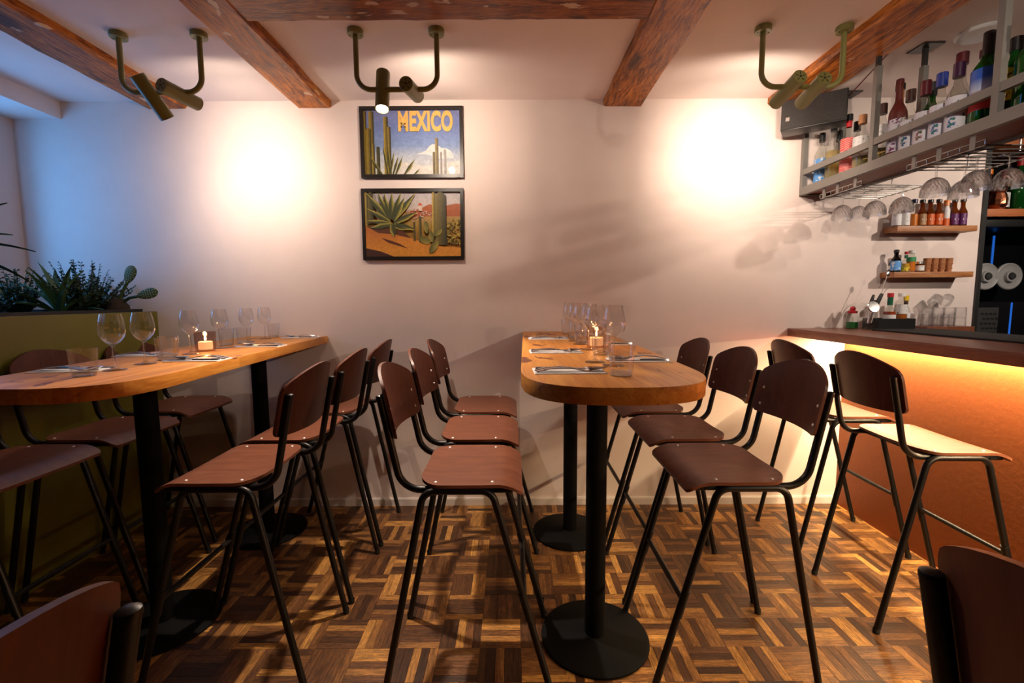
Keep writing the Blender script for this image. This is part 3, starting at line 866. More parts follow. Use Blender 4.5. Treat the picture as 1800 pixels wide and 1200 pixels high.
def candle(loc, label):
    t = thing('candle_holder', loc, 0, label, 'candle', 'lit candles in tinted glasses')
    MB().lathe([(0, 0), (0.037, 0), (0.039, 0.003), (0.0415, 0.085), (0.0395, 0.085), (0.0368, 0.008), (0, 0.007)], 32).build('glass_wall', 'smoke', t)
    wx = MB().lathe([(0, 0.0085), (0.026, 0.0085), (0.027, 0.012), (0.027, 0.040), (0.024, 0.042), (0, 0.040)], 24).build('wax', 'wax', t)
    MB().lathe([(0, 0.040), (0.0012, 0.040), (0.0012, 0.047), (0, 0.047)], 6).build('wick', 'black_matt', wx)
    MB().lathe([(0, 0.045), (0.0035, 0.049), (0.0048, 0.054), (0.003, 0.062), (0, 0.071)], 10).build('flame', 'flame', t)
    d = bpy.data.lights.new('candle_light', 'POINT'); d.energy = 0.55; d.color = (1.0, 0.52, 0.20); d.shadow_soft_size = 0.008
    o = bpy.data.objects.new('candle_light', d); COL.objects.link(o); o.parent = t; o.location = (0, 0, 0.075)
candle((-1.342, -0.800, ZL), 'lit candle in a rose tinted glass on the left table')
candle((0.345, -0.930, ZR), 'lit candle among the wine glasses on the right table')

# ================================================================== GREEN CEILING LAMPS
LAMPN = [0]
def lamp(cx, cy, cyls, label, half=0.1755, tone=None):
    """U-shaped tube under two ceiling roses, carrying two swivelling spot barrels. cyls: (back, front, narrow W, wide W, aim)"""
    t = thing('spot_lamp', (cx, cy, CEIL), 0, label, 'lamp', 'olive green double spot lamps')
    path = fillet([(-half, 0, -0.010), (-half, 0, -0.247), (half, 0, -0.247), (half, 0, -0.010)], 0.062, 9)
    MB().tube(path, 0.0112, 14).build('tube_arm', 'olive', t)
    for x in (-half, half):
        rose = MB().lathe([(0, 0), (0.033, 0), (0.034, -0.002), (0.034, -0.020), (0.032, -0.022), (0, -0.022)], 28, (x, 0, 0)).build('ceiling_rose', 'olive', t)
        for s in (-1, 1):
            MB().lathe([(0, -0.0226), (0.0035, -0.0226), (0.0035, -0.021), (0, -0.021)], 8, (x + s * 0.023, 0, 0)).build('rose_screw', 'olive_dark', rose)
    for (bk, fr, wn, ww, aim, na) in cyls:
        B = Vector(bk) - Vector((cx, cy, CEIL)); F = Vector(fr) - Vector((cx, cy, CEIL))
        ax = (F - B).normalized(); L = (F - B).length
        rot = ax.to_track_quat('Z', 'Y').to_matrix()
        r = 0.0300
        cyl = MB().lathe([(0, 0.0), (r - 0.002, 0.0), (r, 0.002), (r, L), (r - 0.0025, L), (r - 0.0025, L - 0.035), (0, L - 0.035)], 32, B, rot).build('spot_barrel', 'olive', t)
        v = MB()
        for k in range(5):
            a = 2 * PI * k / 5 + 0.35
            q = [Vector((math.cos(a) * rr - math.sin(a) * w_, math.sin(a) * rr + math.cos(a) * w_, zz)) for zz in (-0.0008, 0.0004)
                 for rr, w_ in ((0.009, -0.0014), (0.022, -0.0014), (0.022, 0.0014), (0.009, 0.0014))]
            v.add([rot @ p + B for p in q], [(0, 1, 2, 3), (7, 6, 5, 4), (0, 4, 5, 1), (1, 5, 6, 2), (2, 6, 7, 3), (3, 7, 4, 0)])
        v.lathe([(0, -0.0012), (0.0045, -0.0012), (0.0045, 0.0004), (0, 0.0004)], 12, B, rot)
        v.build('vent_slots', 'olive_dark', cyl, smooth=0)
        MB().lathe([(0, L - 0.024), (0.019, L - 0.024), (0.024, L - 0.012), (0.021, L - 0.008), (0, L - 0.006)], 24, B, rot).build('bulb', 'bulb', cyl)
        mouth = B + ax * (L + 0.006)
        for (pw, angle, blend, nm) in ((wn, na, 1.0, 'spot_beam'), (ww, 172, 0.5, 'spot_spill')):
            if pw <= 0: continue
            d = bpy.data.lights.new(nm, 'SPOT'); d.energy = pw; d.color = tone or WARM
            d.spot_size = math.radians(angle); d.spot_blend = blend; d.shadow_soft_size = 0.018
            o = bpy.data.objects.new(nm, d); COL.objects.link(o); o.parent = t; o.location = mouth
            dirv = (Vector(aim) - Vector((cx, cy, CEIL)) - mouth) if aim else ax
            o.rotation_euler = dirv.to_track_quat('-Z', 'Y').to_euler()
    return t
lamp(-1.532, -0.685, [((-1.595, -0.745, 2.259), (-1.552, -0.640, 2.120), 12, 3.0, (-1.44, 0, 1.68), 100),
                      ((-1.476, -0.772, 2.206), (-1.432, -0.605, 2.196), 20, 5.5, (-1.47, 0, 2.05), 118)],
     'left olive green double spot lamp, both barrels turned to the wall')
lamp(-0.495, -0.700, [((-0.567, -0.655, 2.305), (-0.561, -0.712, 2.126), 150, 2.0, None, 106),
                      ((-0.440, -0.782, 2.201), (-0.424, -0.615, 2.222), 14, 6.5, (-0.35, 0, 2.12), 120)],
     'centre olive green double spot lamp, one glowing barrel pointing down by the posters')
lamp(1.266, -0.705, [((1.214, -0.785, 2.221), (1.208, -0.615, 2.182), 20, 5, (1.27, 0, 2.10), 105),
                     ((1.316, -0.785, 2.214), (1.326, -0.615, 2.180), 14, 5, (1.28, 0, 2.02), 105)],
     'right olive green double spot lamp in front of the black loudspeaker')
BARW = (1.0, 0.84, 0.70)
lamp(3.05, -1.35, [((3.02, -1.40, 2.30), (3.00, -1.30, 2.16), 62, 0, (2.35, 0, 1.45), 100),
                   ((3.10, -1.40, 2.30), (3.10, -1.30, 2.16), 10, 0, (3.0, 0, 1.6), 100)],
     'olive green double spot lamp over the bar, outside the right edge of the picture', tone=BARW)
lamp(2.75, -2.70, [((2.78, -2.80, 2.30), (2.68, -2.68, 2.20), 48, 0, (1.2, 0, 1.45), 62),
                   ((2.72, -2.80, 2.30), (2.60, -2.72, 2.18), 90, 0, (0.3, -1.1, 1.1), 40)],
     'olive green double spot lamp near the camera over the bar, outside the picture')
lamp(0.55, -3.05, [((0.50, -3.12, 2.26), (0.56, -3.00, 2.20), 95, 0, (1.85, -0.6, 2.0), 36),
                   ((0.62, -3.12, 2.28), (0.62, -3.02, 2.18), 0, 0, None, 60)],
     'olive green double spot lamp on the ceiling behind the camera', tone=BARW)

# ================================================================== FRAMED POSTERS
def poster(x0, x1, z0, z1, label, tilt):
    t = thing('framed_poster', ((x0 + x1) / 2, -0.001, z0), 0, label, 'poster', 'framed desert travel prints')
    W, H = x1 - x0, z1 - z0; w_ = 0.020; d = 0.022
    f = MB()
    X0, X1 = -W / 2, W / 2
    for (a, b_, c, e) in ((X0, X1, 0, w_), (X0, X1, H - w_, H), (X0, X0 + w_, w_, H - w_), (X1 - w_, X1, w_, H - w_)):
        f.box(a, b_, -d, 0, c, e)
    f.build('frame', 'frame', t, smooth=0)
    MB().box(X0 + w_, X1 - w_, -0.006, -0.002, w_, H - w_).build('backing', 'l_white', t, smooth=0)
    MB().box(X0 + w_ - 0.001, X1 - w_ + 0.001, -0.0150, -0.0135, w_ - 0.001, H - w_ + 0.001).build('pane', 'pane', t, smooth=0)
    return t, X0 + w_, X1 - w_, w_, H - w_
class Art:
    def __init__(s, x0, x1, z0, z1, cx=(75, 790), cy=(60, 535)):
        s.x0, s.x1, s.z0, s.z1, s.cx, s.cy = x0, x1, z0, z1, cx, cy; s.m = MB(); s.k = 0
    def pt(s, x, y, lay):
        u = min(1, max(0, (x - s.cx[0]) / (s.cx[1] - s.cx[0]))); v = min(1, max(0, (y - s.cy[0]) / (s.cy[1] - s.cy[0])))
        return (s.x0 + u * (s.x1 - s.x0), -0.0062 - 0.00008 * lay, s.z1 - v * (s.z1 - s.z0))
    def poly(s, pts, tints):
        s.k += 1
        if isinstance(tints, tuple): tints = [tints] * len(pts)
        o = len(s.m.v)
        s.m.v += [s.pt(x, y, s.k) for x, y in pts]; s.m.t += tints
        s.m.f.append(tuple(range(o, o + len(pts))))
    def bands(s, rows):
        s.k += 1
        for (y0, c0), (y1, c1) in zip(rows, rows[1:]):
            o = len(s.m.v)
            s.m.v += [s.pt(s.cx[0], y0, s.k), s.pt(s.cx[1], y0, s.k), s.pt(s.cx[1], y1, s.k), s.pt(s.cx[0], y1, s.k)]
            s.m.t += [c0, c0, c1, c1]; s.m.f.append((o, o + 1, o + 2, o + 3))
    def column(s, xa, xb, ya, yb, lit=(0.50, 0.36, 0.05), dk=(0.07, 0.06, 0.012)):
        n = max(3, int((xb - xa) / 9)); w_ = (xb - xa) / n
        for k in range(n):
            a = xa + k * w_; e = abs((k + 0.5) / n - 0.5) * 2
            tp = ya + e * e * (xb - xa) * 0.35
            q = k / max(1, n - 1); L = tuple(l * (1 - q) + d * q for l, d in zip(lit, dk)); D = tuple(c * 0.45 for c in L)
            s.poly([(a, tp + w_ * 0.3), (a + w_ * 0.5, tp), (a + w_, tp + w_ * 0.3), (a + w_, yb), (a, yb)], [D, L, D, D, L])
    def leaf(s, base, tip, w_, lit=(0.42, 0.36, 0.06), dk=(0.045, 0.055, 0.016), bend=0.0):
        bx, by = base; tx, ty = tip; dx, dy = tx - bx, ty - by; L = math.hypot(dx, dy); nx_, ny_ = -dy / L, dx / L
        mx_, my_ = bx + dx * 0.5 + nx_ * bend, by + dy * 0.5 + ny_ * bend
        s.poly([(bx + nx_ * w_ * .6, by + ny_ * w_ * .6), (mx_ + nx_ * w_, my_ + ny_ * w_), (tx, ty), (mx_, my_), (bx, by)], [lit, lit, lit, dk, dk])
        s.poly([(bx, by), (mx_, my_), (tx, ty), (mx_ - nx_ * w_, my_ - ny_ * w_), (bx - nx_ * w_ * .6, by - ny_ * w_ * .6)], dk)
    def blob(s, cx, cy, rx, ry, c, ang=0, c2=None):
        ca, sa = math.cos(ang), math.sin(ang)
        P_ = [(cx + rx * math.cos(a) * ca - ry * math.sin(a) * sa, cy + rx * math.cos(a) * sa + ry * math.sin(a) * ca) for a in [2 * PI * k / 14 for k in range(14)]]
        s.poly(P_, [c if k % 14 > 3 else (c2 or c) for k in range(14)])
    def done(s, t): return s.m.build('print', 'print', t, smooth=0)

t, a0, a1, b0, b1 = poster(-0.883, -0.280, 2.014, 2.419, 'upper framed desert poster reading MEXICO over a blue sky', 0)
A = Art(a0, a1, b0, b1)
A.bands([(60, (0.20, 0.24, 0.52)), (180, (0.17, 0.25, 0.58)), (320, (0.24, 0.36, 0.66)), (400, (0.55, 0.62, 0.74)), (535, (0.80, 0.80, 0.78))])
A.poly([(455, 382), (500, 370), (540, 352), (556, 325), (585, 306), (620, 312), (650, 335), (690, 340), (725, 362), (745, 410), (640, 420), (560, 385)], (0.84, 0.83, 0.82))
A.poly([(360, 440), (420, 448), (520, 470), (790, 430), (790, 535), (300, 535), (310, 470)], (0.82, 0.80, 0.76))
A.column(584, 602, 362, 535, (0.30, 0.24, 0.10), (0.16, 0.13, 0.08)); A.column(603, 628, 258, 535, (0.46, 0.36, 0.12), (0.20, 0.16, 0.10))
A.column(640, 654, 365, 535, (0.45, 0.42, 0.40), (0.36, 0.34, 0.34)); A.column(668, 686, 345, 535, (0.60, 0.58, 0.56), (0.48, 0.46, 0.46))
A.column(76, 96, 60, 535); A.column(112, 150, 60, 535); A.column(86, 128, 185, 535); A.column(128, 152, 300, 535); A.column(165, 190, 322, 535, (0.12, 0.11, 0.03), (0.04, 0.05, 0.02))
A.column(222, 256, 100, 535); A.column(250, 275, 175, 535, (0.40, 0.29, 0.05), (0.06, 0.05, 0.01))
for bs, tp, w_ in [((205, 540), (106, 385), 11), ((250, 540), (212, 310), 9), ((265, 540), (252, 330), 9), ((262, 540), (300, 350), 9), ((285, 540), (330, 390), 10), ((305, 540), (362, 395), 11), ((370, 540), (452, 418), 13), ((440, 540), (488, 490), 7)]:
    A.leaf(bs, tp, w_)
A.done(t)
def text_part(body, x, z, size, y, mat, parent, xs=1.0, off=0.0):
    c = bpy.data.curves.new('lettering', 'FONT'); c.body = body; c.size = size; c.offset = off; c.extrude = 0.0002; c.space_character = 1.07
    tmp = bpy.data.objects.new('tmp_text', c); COL.objects.link(tmp)
    dg = bpy.context.evaluated_depsgraph_get()
    me = bpy.data.meshes.new_from_object(tmp.evaluated_get(dg))
    bpy.data.objects.remove(tmp); bpy.data.curves.remove(c)
    me.materials.clear(); me.materials.append(M[mat] if isinstance(mat, str) else mat)
    o = bpy.data.objects.new('lettering', me); COL.objects.link(o); o.parent = parent
    o.location = (x, y, z); o.rotation_euler = (PI / 2, 0, 0); o.scale = (xs, 1, 1)
    return o
M['letter'] = plain('poster_letter_yellow', (0.86, 0.52, 0.12), 0.5)
text_part('MEXICO', a0 + (330 - 75) / 715 * (a1 - a0), b1 - (207 - 60) / 475 * (b1 - b0), 0.150, -0.0122, 'letter', t, 0.545, 0.0068)

t, a0, a1, b0, b1 = poster(-0.889, -0.283, 1.536, 1.953, 'lower framed desert poster with agave, cacti and orange sand', 0)
A = Art(a0, a1, b0, b1, (88, 790), (655, 1122))
A.bands([(655, (0.62, 0.58, 0.62)), (770, (0.72, 0.64, 0.60)), (800, (0.60, 0.34, 0.14)), (900, (0.48, 0.30, 0.05)), (960, (0.40, 0.20, 0.03)), (1122, (0.55, 0.20, 0.02))])
A.poly([(500, 770), (560, 740), (600, 750), (640, 770), (690, 752), (750, 738), (790, 740), (790, 830), (400, 830), (420, 790)], (0.50, 0.14, 0.05))
rr = random.Random(3)
for k in range(46):
    x, y = rr.uniform(385, 590), rr.uniform(775, 860)
    w_ = rr.uniform(5, 13)
    A.poly([(x, y), (x + w_, y), (x + w_, y + 7), (x, y + 7)], (0.75, 0.62, 0.52)); A.poly([(x - 2, y), (x + w_ / 2, y - 6), (x + w_ + 2, y)], (0.58, 0.09, 0.03))
for x in (438, 460): A.poly([(x - 4, 790), (x - 4, 725), (x, 712), (x + 4, 725), (x + 4, 790)], (0.66, 0.58, 0.56))
A.blob(494, 748, 14, 14, (0.62, 0.10, 0.04)); A.poly([(480, 752), (508, 752), (508, 790), (480, 790)], (0.72, 0.58, 0.48))
for k in range(70):
    x, y = rr.uniform(690, 790), rr.uniform(850, 1040); A.blob(x, y, rr.uniform(6, 13), rr.uniform(4, 8), rr.choice([(0.30, 0.22, 0.03), (0.42, 0.30, 0.04), (0.16, 0.13, 0.02), (0.10, 0.08, 0.015)]), rr.uniform(0, 3))
A.poly([(88, 900), (200, 930), (330, 950), (480, 1010), (650, 1050), (790, 1060), (790, 1122), (88, 1122)], [(0.45, 0.13, 0.02)] * 2 + [(0.62, 0.24, 0.03)] * 3 + [(0.66, 0.28, 0.03)] * 3)
A.poly([(88, 1060), (200, 1085), (290, 1122), (88, 1122)], (0.05, 0.012, 0.006)); A.poly([(200, 985), (270, 1005), (340, 1030), (400, 1065), (330, 1045), (250, 1020)], (0.10, 0.025, 0.008))
A.poly([(100, 905), (240, 880), (330, 900), (420, 990), (300, 960), (180, 950)], (0.10, 0.03, 0.01))
A.column(88, 112, 655, 900); A.column(112, 150, 655, 880, (0.16, 0.13, 0.03), (0.04, 0.04, 0.012)); A.column(582, 606, 655, 960, (0.55, 0.38, 0.06), (0.14, 0.11, 0.03)); A.column(604, 686, 655, 1040, (0.24, 0.18, 0.04), (0.035, 0.035, 0.014))
A.column(442, 457, 870, 1010, (0.14, 0.10, 0.02), (0.03, 0.03, 0.01)); A.column(482, 503, 830, 1020, (0.18, 0.13, 0.02), (0.03, 0.03, 0.01))
for bs, tp, w_ in [((265, 860), (95, 655), 22), ((270, 850), (185, 655), 18), ((275, 850), (230, 655), 16), ((280, 850), (290, 655), 22), ((290, 850), (360, 655), 20), ((295, 860), (470, 658), 22), ((270, 870), (92, 770), 18), ((300, 860), (385, 690), 22),
                   ((275, 880), (95, 862), 16), ((280, 890), (118, 915), 20), ((300, 880), (480, 798), 20), ((310, 890), (465, 930), 20), ((300, 900), (390, 930), 16), ((285, 890), (300, 985), 24)]:
    A.leaf(bs, tp, w_)
for cx, cy, rx, ry, an in [(525, 1005, 45, 26, 0.4), (590, 1055, 52, 26, -1.0), (575, 980, 40, 20, 1.4), (538, 910, 44, 19, 1.5), (622, 950, 38, 22, -0.7)]:
    A.blob(cx, cy, rx, ry, (0.10, 0.10, 0.02), an, (0.34, 0.27, 0.05))
A.done(t)

# ================================================================== PLANTER AND PLANTS
pl = thing('planter', (-2.55, -1.1, 0), 0, 'long olive green planter wall at the left, filled with desert plants', 'planter')
MB().box(0.365, 0.39, -1.15, 1.095, 0.0, 1.236).box(-0.375, -0.355, -1.15, 1.095, 0.0, 1.236).box(-0.355, 0.365, -1.15, -1.125, 0, 1.236).build('panel', 'planter', pl, bevel=0.004)
MB().box(-0.355, 0.365, -1.125, 1.095, 1.05, 1.205).build('soil_bed', 'soil', pl, smooth=0)
MB().box(0.335, 0.362, -1.12, 1.02, 1.20, 1.252).box(-0.352, -0.33, -1.12, 1.02, 1.20, 1.252).box(-0.33, 0.335, 0.995, 1.02, 1.20, 1.252).build('liner_rim', 'liner', pl, smooth=0)
SOIL = 1.203
def blade_leaf(length, width, elev, az, droop, twist=0.0, seg=8, fold=0.35):
    vs, fs = [], []
    dirh = Vector((math.cos(az), math.sin(az), 0)); side = Vector((-math.sin(az), math.cos(az), 0))
    p = Vector((0, 0, 0)); e = elev
    for k in range(seg + 1):
        s = k / seg
        w_ = width * (0.55 + 0.9 * s if s < 0.4 else (0.91 * (1 - ((s - 0.4) / 0.6) ** 1.6))) * 0.5
        tdir = dirh * math.cos(e) + Vector((0, 0, 1)) * math.sin(e)
        nrm = -dirh * math.sin(e) + Vector((0, 0, 1)) * math.cos(e)
        vs += [p + side * w_ + nrm * w_ * fold, p - nrm * 0.001, p - side * w_ + nrm * w_ * fold, p - nrm * 0.0045]
        p = p + tdir * (length / seg); e -= droop / seg
    for k in range(seg):
        a = 4 * k
        for q in range(4): fs.append((a + q, a + (q + 1) % 4, a + 4 + (q + 1) % 4, a + 4 + q))
    return vs, fs
def spiky(name, loc, n, length, width, seed, label, cat, mat='leaf', emin=0.35, emax=1.45, trunk=0.0, group=None, droop=0.35):
    r = random.Random(seed)
    t = thing(name, loc, 0, label, cat, group)
    MB().lathe([(0, -0.01), (0.028, -0.01), (0.024, 0.02), (0.022, 0.03 + trunk), (0, 0.04 + trunk)], 12).build('stem', 'trunk', t)
    for k in range(n):
        az = 2.399 * k + r.uniform(-0.2, 0.2); q = k / max(1, n - 1)
        Lk = length * r.uniform(0.75, 1.05)
        room = (loc[0] + 2.92) if math.cos(az) < 0 else 9
        Lk = min(Lk, room / max(0.05, -math.cos(az)) if math.cos(az) < 0 else 9)
        roomy = -loc[1] - 0.01
        if math.sin(az) > 0: Lk = min(Lk, roomy / max(0.05, math.sin(az)) + 0.06)
        vs, fs = blade_leaf(Lk, width, emin + (emax - emin) * q, az, droop * r.uniform(0.5, 1.5))
        MB().add(vs, fs).build('leaf', mat, t, (0, 0, 0.02 + trunk * (0.6 + 0.4 * q)), smooth=60)
    return t
def bush(loc, n, h, spread, seed, label, group):
    r = random.Random(seed); t = thing('leafy_shrub', loc, 0, label, 'shrub', group)
    m = MB(); st = MB()
    for k in range(n):
        az = r.uniform(0, 2 * PI); e = r.uniform(0.55, 1.5); L = h * r.uniform(0.6, 1.05)
        d = Vector((math.cos(az) * math.cos(e) * spread, math.sin(az) * math.cos(e) * spread, math.sin(e))); p0 = Vector((math.cos(az) * 0.02, math.sin(az) * 0.02, 0))
        pts = [p0 + d * L * s + Vector((d.x, d.y, 0)) * 0.12 * L * s * s for s in (0, 0.33, 0.66, 1)]
        st.tube(pts, [0.004, 0.003, 0.002, 0.001], 5)
        for q in range(16):
            s = 0.18 + 0.82 * q / 15; b_ = p0 + d * L * s + Vector((d.x, d.y, 0)) * 0.12 * L * s * s
            for sd in (-1, 1):
                a2 = az + sd * r.uniform(0.6, 1.5) + r.uniform(-.3, .3); ll = 0.030 * (1.15 - 0.6 * s) * r.uniform(0.7, 1.2)
                dv = Vector((math.cos(a2), math.sin(a2), r.uniform(0.2, 0.9))).normalized(); sv = dv.cross(Vector((r.uniform(-1, 1), r.uniform(-1, 1), 0.4))).normalized() * ll * 0.30
                m.add([b_, b_ + dv * ll * 0.55 + sv, b_ + dv * ll, b_ + dv * ll * 0.55 - sv], [(0, 1, 2, 3)])
    st.build('stems', 'trunk', t); m.build('foliage', 'bush', t, smooth=0)
    return t
bush((-2.42, -0.19, SOIL), 75, 0.31, 0.85, 4, 'dark leafy shrub in the planter beside the prickly pear', 'shrubs in the planter')
bush((-2.775, -0.22, SOIL), 50, 0.28, 0.5, 9, 'dark leafy shrub in the planter at the left frame edge', 'shrubs in the planter')
bush((-2.70, -0.45, SOIL), 40, 0.17, 1.1, 12, 'low leafy shrub in the planter left of the spiky agave', 'shrubs in the planter')
spiky('agave_plant', (-2.435, -0.33, SOIL), 18, 0.31, 0.042, 21, 'spiky green agave in the middle of the planter', 'plant', 'leaf_pale', 0.35, 1.5, 0.0, None, 0.5)
spiky('yucca_plant', (-2.57, -0.70, SOIL), 26, 0.34, 0.050, 33, 'tall yucca whose leaf tips enter at the left frame edge', 'plant', 'leaf', -0.35, 1.3, 0.46, None, 0.45)
pc = thing('prickly_pear', (-2.275, -0.15, SOIL), 0, 'prickly pear cactus with two stalked pads at the planter end', 'cactus')
MB().lathe([(0, -0.005), (0.035, 0.0), (0.058, 0.03), (0.055, 0.07), (0.030, 0.10), (0.018, 0.115), (0, 0.12)], 18, (0, 0, 0)).build('stump', 'trunk', pc)
def pad(stalk, c, ln, wd, ang):
    MB().tube([Vector(p) for p in stalk], [0.009, 0.008, 0.009], 10).build('stalk', 'cactus', pc)
    n, m_ = 24, 14; vs, fs = [], []
    ca, sa = math.cos(ang), math.sin(ang)
    def P3(u, v, w_): # u along, v across, w thick
        return (c[0] + u * ca - v * sa, c[1] + w_, c[2] + u * sa + v * ca)
    prof = []
    b = MB()
    for i in range(m_ + 1):
        s = i / m_; u = (s - 0.5) * ln; half = wd / 2 * math.sqrt(max(0, 1 - (2 * s - 1) ** 2)) * (0.72 + 0.38 * s)
        for k in range(n):
            a = 2 * PI * k / n; vs.append(P3(u, half * math.cos(a), 0.20 * half * math.sin(a)))
    for i in range(m_):
        for k in range(n): fs.append((i * n + k, i * n + (k + 1) % n, (i + 1) * n + (k + 1) % n, (i + 1) * n + k))
    p = b.add(vs, fs).build('pad', 'cactus', pc, smooth=80)
    sp = MB()
    for i in range(1, 9):
        s = i / 9; u = (s - 0.5) * ln; half = wd / 2 * math.sqrt(max(0, 1 - (2 * s - 1) ** 2)) * (0.72 + 0.38 * s)
        k_n = max(1, int(2 * half / 0.011))
        for k in range(k_n):
            f_ = ((k + 0.5 + 0.5 * (i % 2)) / k_n) * 2 - 1
            if abs(f_) > 0.93: continue
            sp.ball(P3(u, half * f_, -0.20 * half * math.sqrt(1 - f_ * f_)), 0.0026, 6, 4)
    o = sp.build('areoles', 'spine', p); o['kind'] = 'stuff'
pad([(0.012, 0, 0.10), (0.045, 0, 0.165), (0.070, 0, 0.205)], (0.087, 0, 0.247), 0.112, 0.072, 1.12)
pad([(0.022, 0.005, 0.085), (0.075, 0, 0.115), (0.125, -0.005, 0.122)], (0.183, -0.005, 0.137), 0.128, 0.064, 0.22)
remember(pc)

# ================================================================== BAR
BX = 2.045
bb = thing('bar_counter', (BX, -1.5, 0), 0, 'bar with textured orange front panel under the dark wooden worktop', 'bar')
MB().box(0, 0.03, -1.75, 1.5, 0.0, 1.064).build('front_panel', 'bar_front', bb, smooth=0)
MB().box(0.03, 0.34, -1.75, 1.5, 0.0, 1.064).build('carcass', 'black_matt', bb, smooth=0)
wt = thing('bar_worktop', (1.690, -1.5, 1.064), 0, 'reddish hardwood bar worktop with glowing strip under its front edge', 'worktop')
MB().box(0, 0.72, -1.75, 1.499, 0.030, 0.048).box(0, 0.024, -1.75, 1.499, 0.0, 0.030).build('board', 'counter', wt, bevel=0.0015)
MB().box(0.355, 0.70, -1.75, 1.499, 0.0005, 0.030).build('underframe', 'counter', wt, smooth=0)
MB().box(0.024, 0.355, 1.478, 1.4985, 0.002, 0.030).build('wall_batten', 'shelfwood', wt, smooth=0)
MB().box(0.318, 0.330, -1.70, 1.47, 0.0255, 0.030).build('led_strip', 'strip', wt, smooth=0)
d = bpy.data.lights.new('led_strip_light', 'AREA'); d.shape = 'RECTANGLE'; d.size = 0.008; d.size_y = 3.15; d.energy = 112; d.color = LED
o = bpy.data.objects.new('led_strip_light', d); COL.objects.link(o); o.parent = wt; o.location = (0.324, -0.12, 0.0248)
WT = 1.112
tag(MB().box(2.02, 2.36, -3.0, -0.235, WT, WT + 0.009).build('bar_mat', 'rubber', bevel=0.003), 'black ribbed rubber bar mat lying on the worktop', 'mat')
bc = MB().box(2.42, 3.60, -0.50, -0.001, 0, 0.92).build('back_counter', 'black_matt', smooth=0); tag(bc, 'low dark back counter behind the bar along the wall', 'counter')
tag(MB().box(2.43, 2.71, -0.125, -0.004, 0.92, 1.124).build('wooden_riser', 'counter', bevel=0.002), 'dark wooden riser block carrying upturned glasses behind the bar', 'riser')

# ---- generic bottle
def bottle(loc, H, R, rn, hs, hn, gm, cap, ch, label, cat='bottle', group=None, lab=None, lz=(0.1, 0.5), liq=None, lvl=0.7, neck=None, rc=None, name='bottle', rz=0, square=False, extra=None):
    t = thing(name, loc, rz, label, cat, group)
    n = 4 if square else 24
    prof = [(0, 0.002), (R * 0.90, 0.0), (R, 0.006), (R, hs * H)]
    for k in range(1, 7):
        s = k / 6; prof.append((rn + (R - rn) * (0.5 + 0.5 * math.cos(PI * s)), hs * H + (hn - hs) * H * s))
    top = H - (ch * 0.55 if cap else 0)
    prof += [(rn, top - 0.012), (rn * 1.15, top - 0.010), (rn * 1.15, top), (0, top)]
    MB().lathe(prof, 24).build('glass_body', gm, t)
    if liq:
        q = 0.93; z1 = lvl * H
        lp = [(0, 0.005), (R * q, 0.006)]
        if z1 <= hs * H: lp += [(R * q, z1), (0, z1)]
        else:
            lp += [(R * q, hs * H)]
            for k in range(1, 7):
                s = k / 6; zz = hs * H + (hn - hs) * H * s
                if zz > z1: break
                lp.append(((rn + (R - rn) * (0.5 + 0.5 * math.cos(PI * s))) * q, zz))
            lp += [(lp[-1][0], lp[-1][1] + 0.001), (0, lp[-1][1] + 0.001)]
        MB().lathe(lp, 20).build('contents', liq, t)
    if lab:
        MB().lathe([(R + 0.0004, lz[0] * H), (R + 0.0009, lz[0] * H), (R + 0.0009, lz[1] * H), (R + 0.0004, lz[1] * H)], 24).build('label', lab, t)
    if neck:
        MB().lathe([(rn + 0.0003, hn * H), (rn + 0.0012, hn * H), (rn + 0.0012, top - 0.012), (rn + 0.0003, top - 0.012)], 16).build('neck_wrap', neck, t)
    if cap:
        r_ = rc or rn * 1.3
        MB().lathe([(0, H - ch), (r_, H - ch), (r_, H - 0.002), (r_ - 0.002, H), (0, H)], 18).build('cap', cap, t)
    if extra: extra(t)
    return t

# ================================================================== HANGING BOTTLE SHELF
SX0, SX1, SY = 1.715, 1.955, -1.85
hs_ = thing('hanging_shelf', (SX0, 0, 1.900), 0, 'grey steel hanging bottle shelf with red wooden board above the bar', 'shelf')
MB().box(0.004, SX1 - SX0 - 0.004, SY, -0.022, 0.010, 0.032).build('board', 'redwood', hs_, smooth=0)
MB().box(0, 0.025, SY, -0.003, 0.0, 0.045).box(SX1 - SX0 - 0.025, SX1 - SX0, SY, -0.003, 0.0, 0.045).box(0.025, SX1 - SX0 - 0.025, -0.025, -0.003, 0.0, 0.045).build('lower_rail', 'greysteel', hs_, smooth=0)
MB().box(0.002, 0.022, SY, -0.028, 0.115, 0.147).build('guard_rail', 'greysteel', hs_, smooth=0)
MB().box(SX1 - SX0 - 0.022, SX1 - SX0 - 0.002, SY, -0.028, 0.115, 0.147).build('guard_rail', 'greysteel', hs_, smooth=0)
for y in (-0.003, -0.525, -1.085, -1.65):
    for x in (0.0, SX1 - SX0 - 0.025):
        p = MB().box(x, x + 0.025, y - 0.025, y, 0.045, 0.475).build('post', 'greysteel', hs_, smooth=0)
        MB().box(x + 0.004, x + 0.021, y - 0.021, y - 0.004, 0.475, 0.558).build('inner_post', 'darksteel', p, smooth=0)
        y2 = min(y + 0.035, -0.001)
        MB().box(x - 0.035, x + 0.06, y2 - 0.095, y2, 0.554, 0.5595).build('ceiling_plate', 'darksteel', p, smooth=0)
ST = 1.932
B = bottle
G1, G2, G3 = 'bottles at the wall end of the hanging shelf', 'bottles in the middle of the hanging shelf', 'bottles at the near end of the hanging shelf'
B((1.792, -0.070, ST), 0.305, 0.034, 0.012, 0.58, 0.80, 'g_clear', 'c_black', 0.05, 'clear bottle with blue label, nearest the wall on the hanging shelf', group=G1, lab='l_blue', lz=(0.08, 0.52), liq='liq_tequila', lvl=0.5)
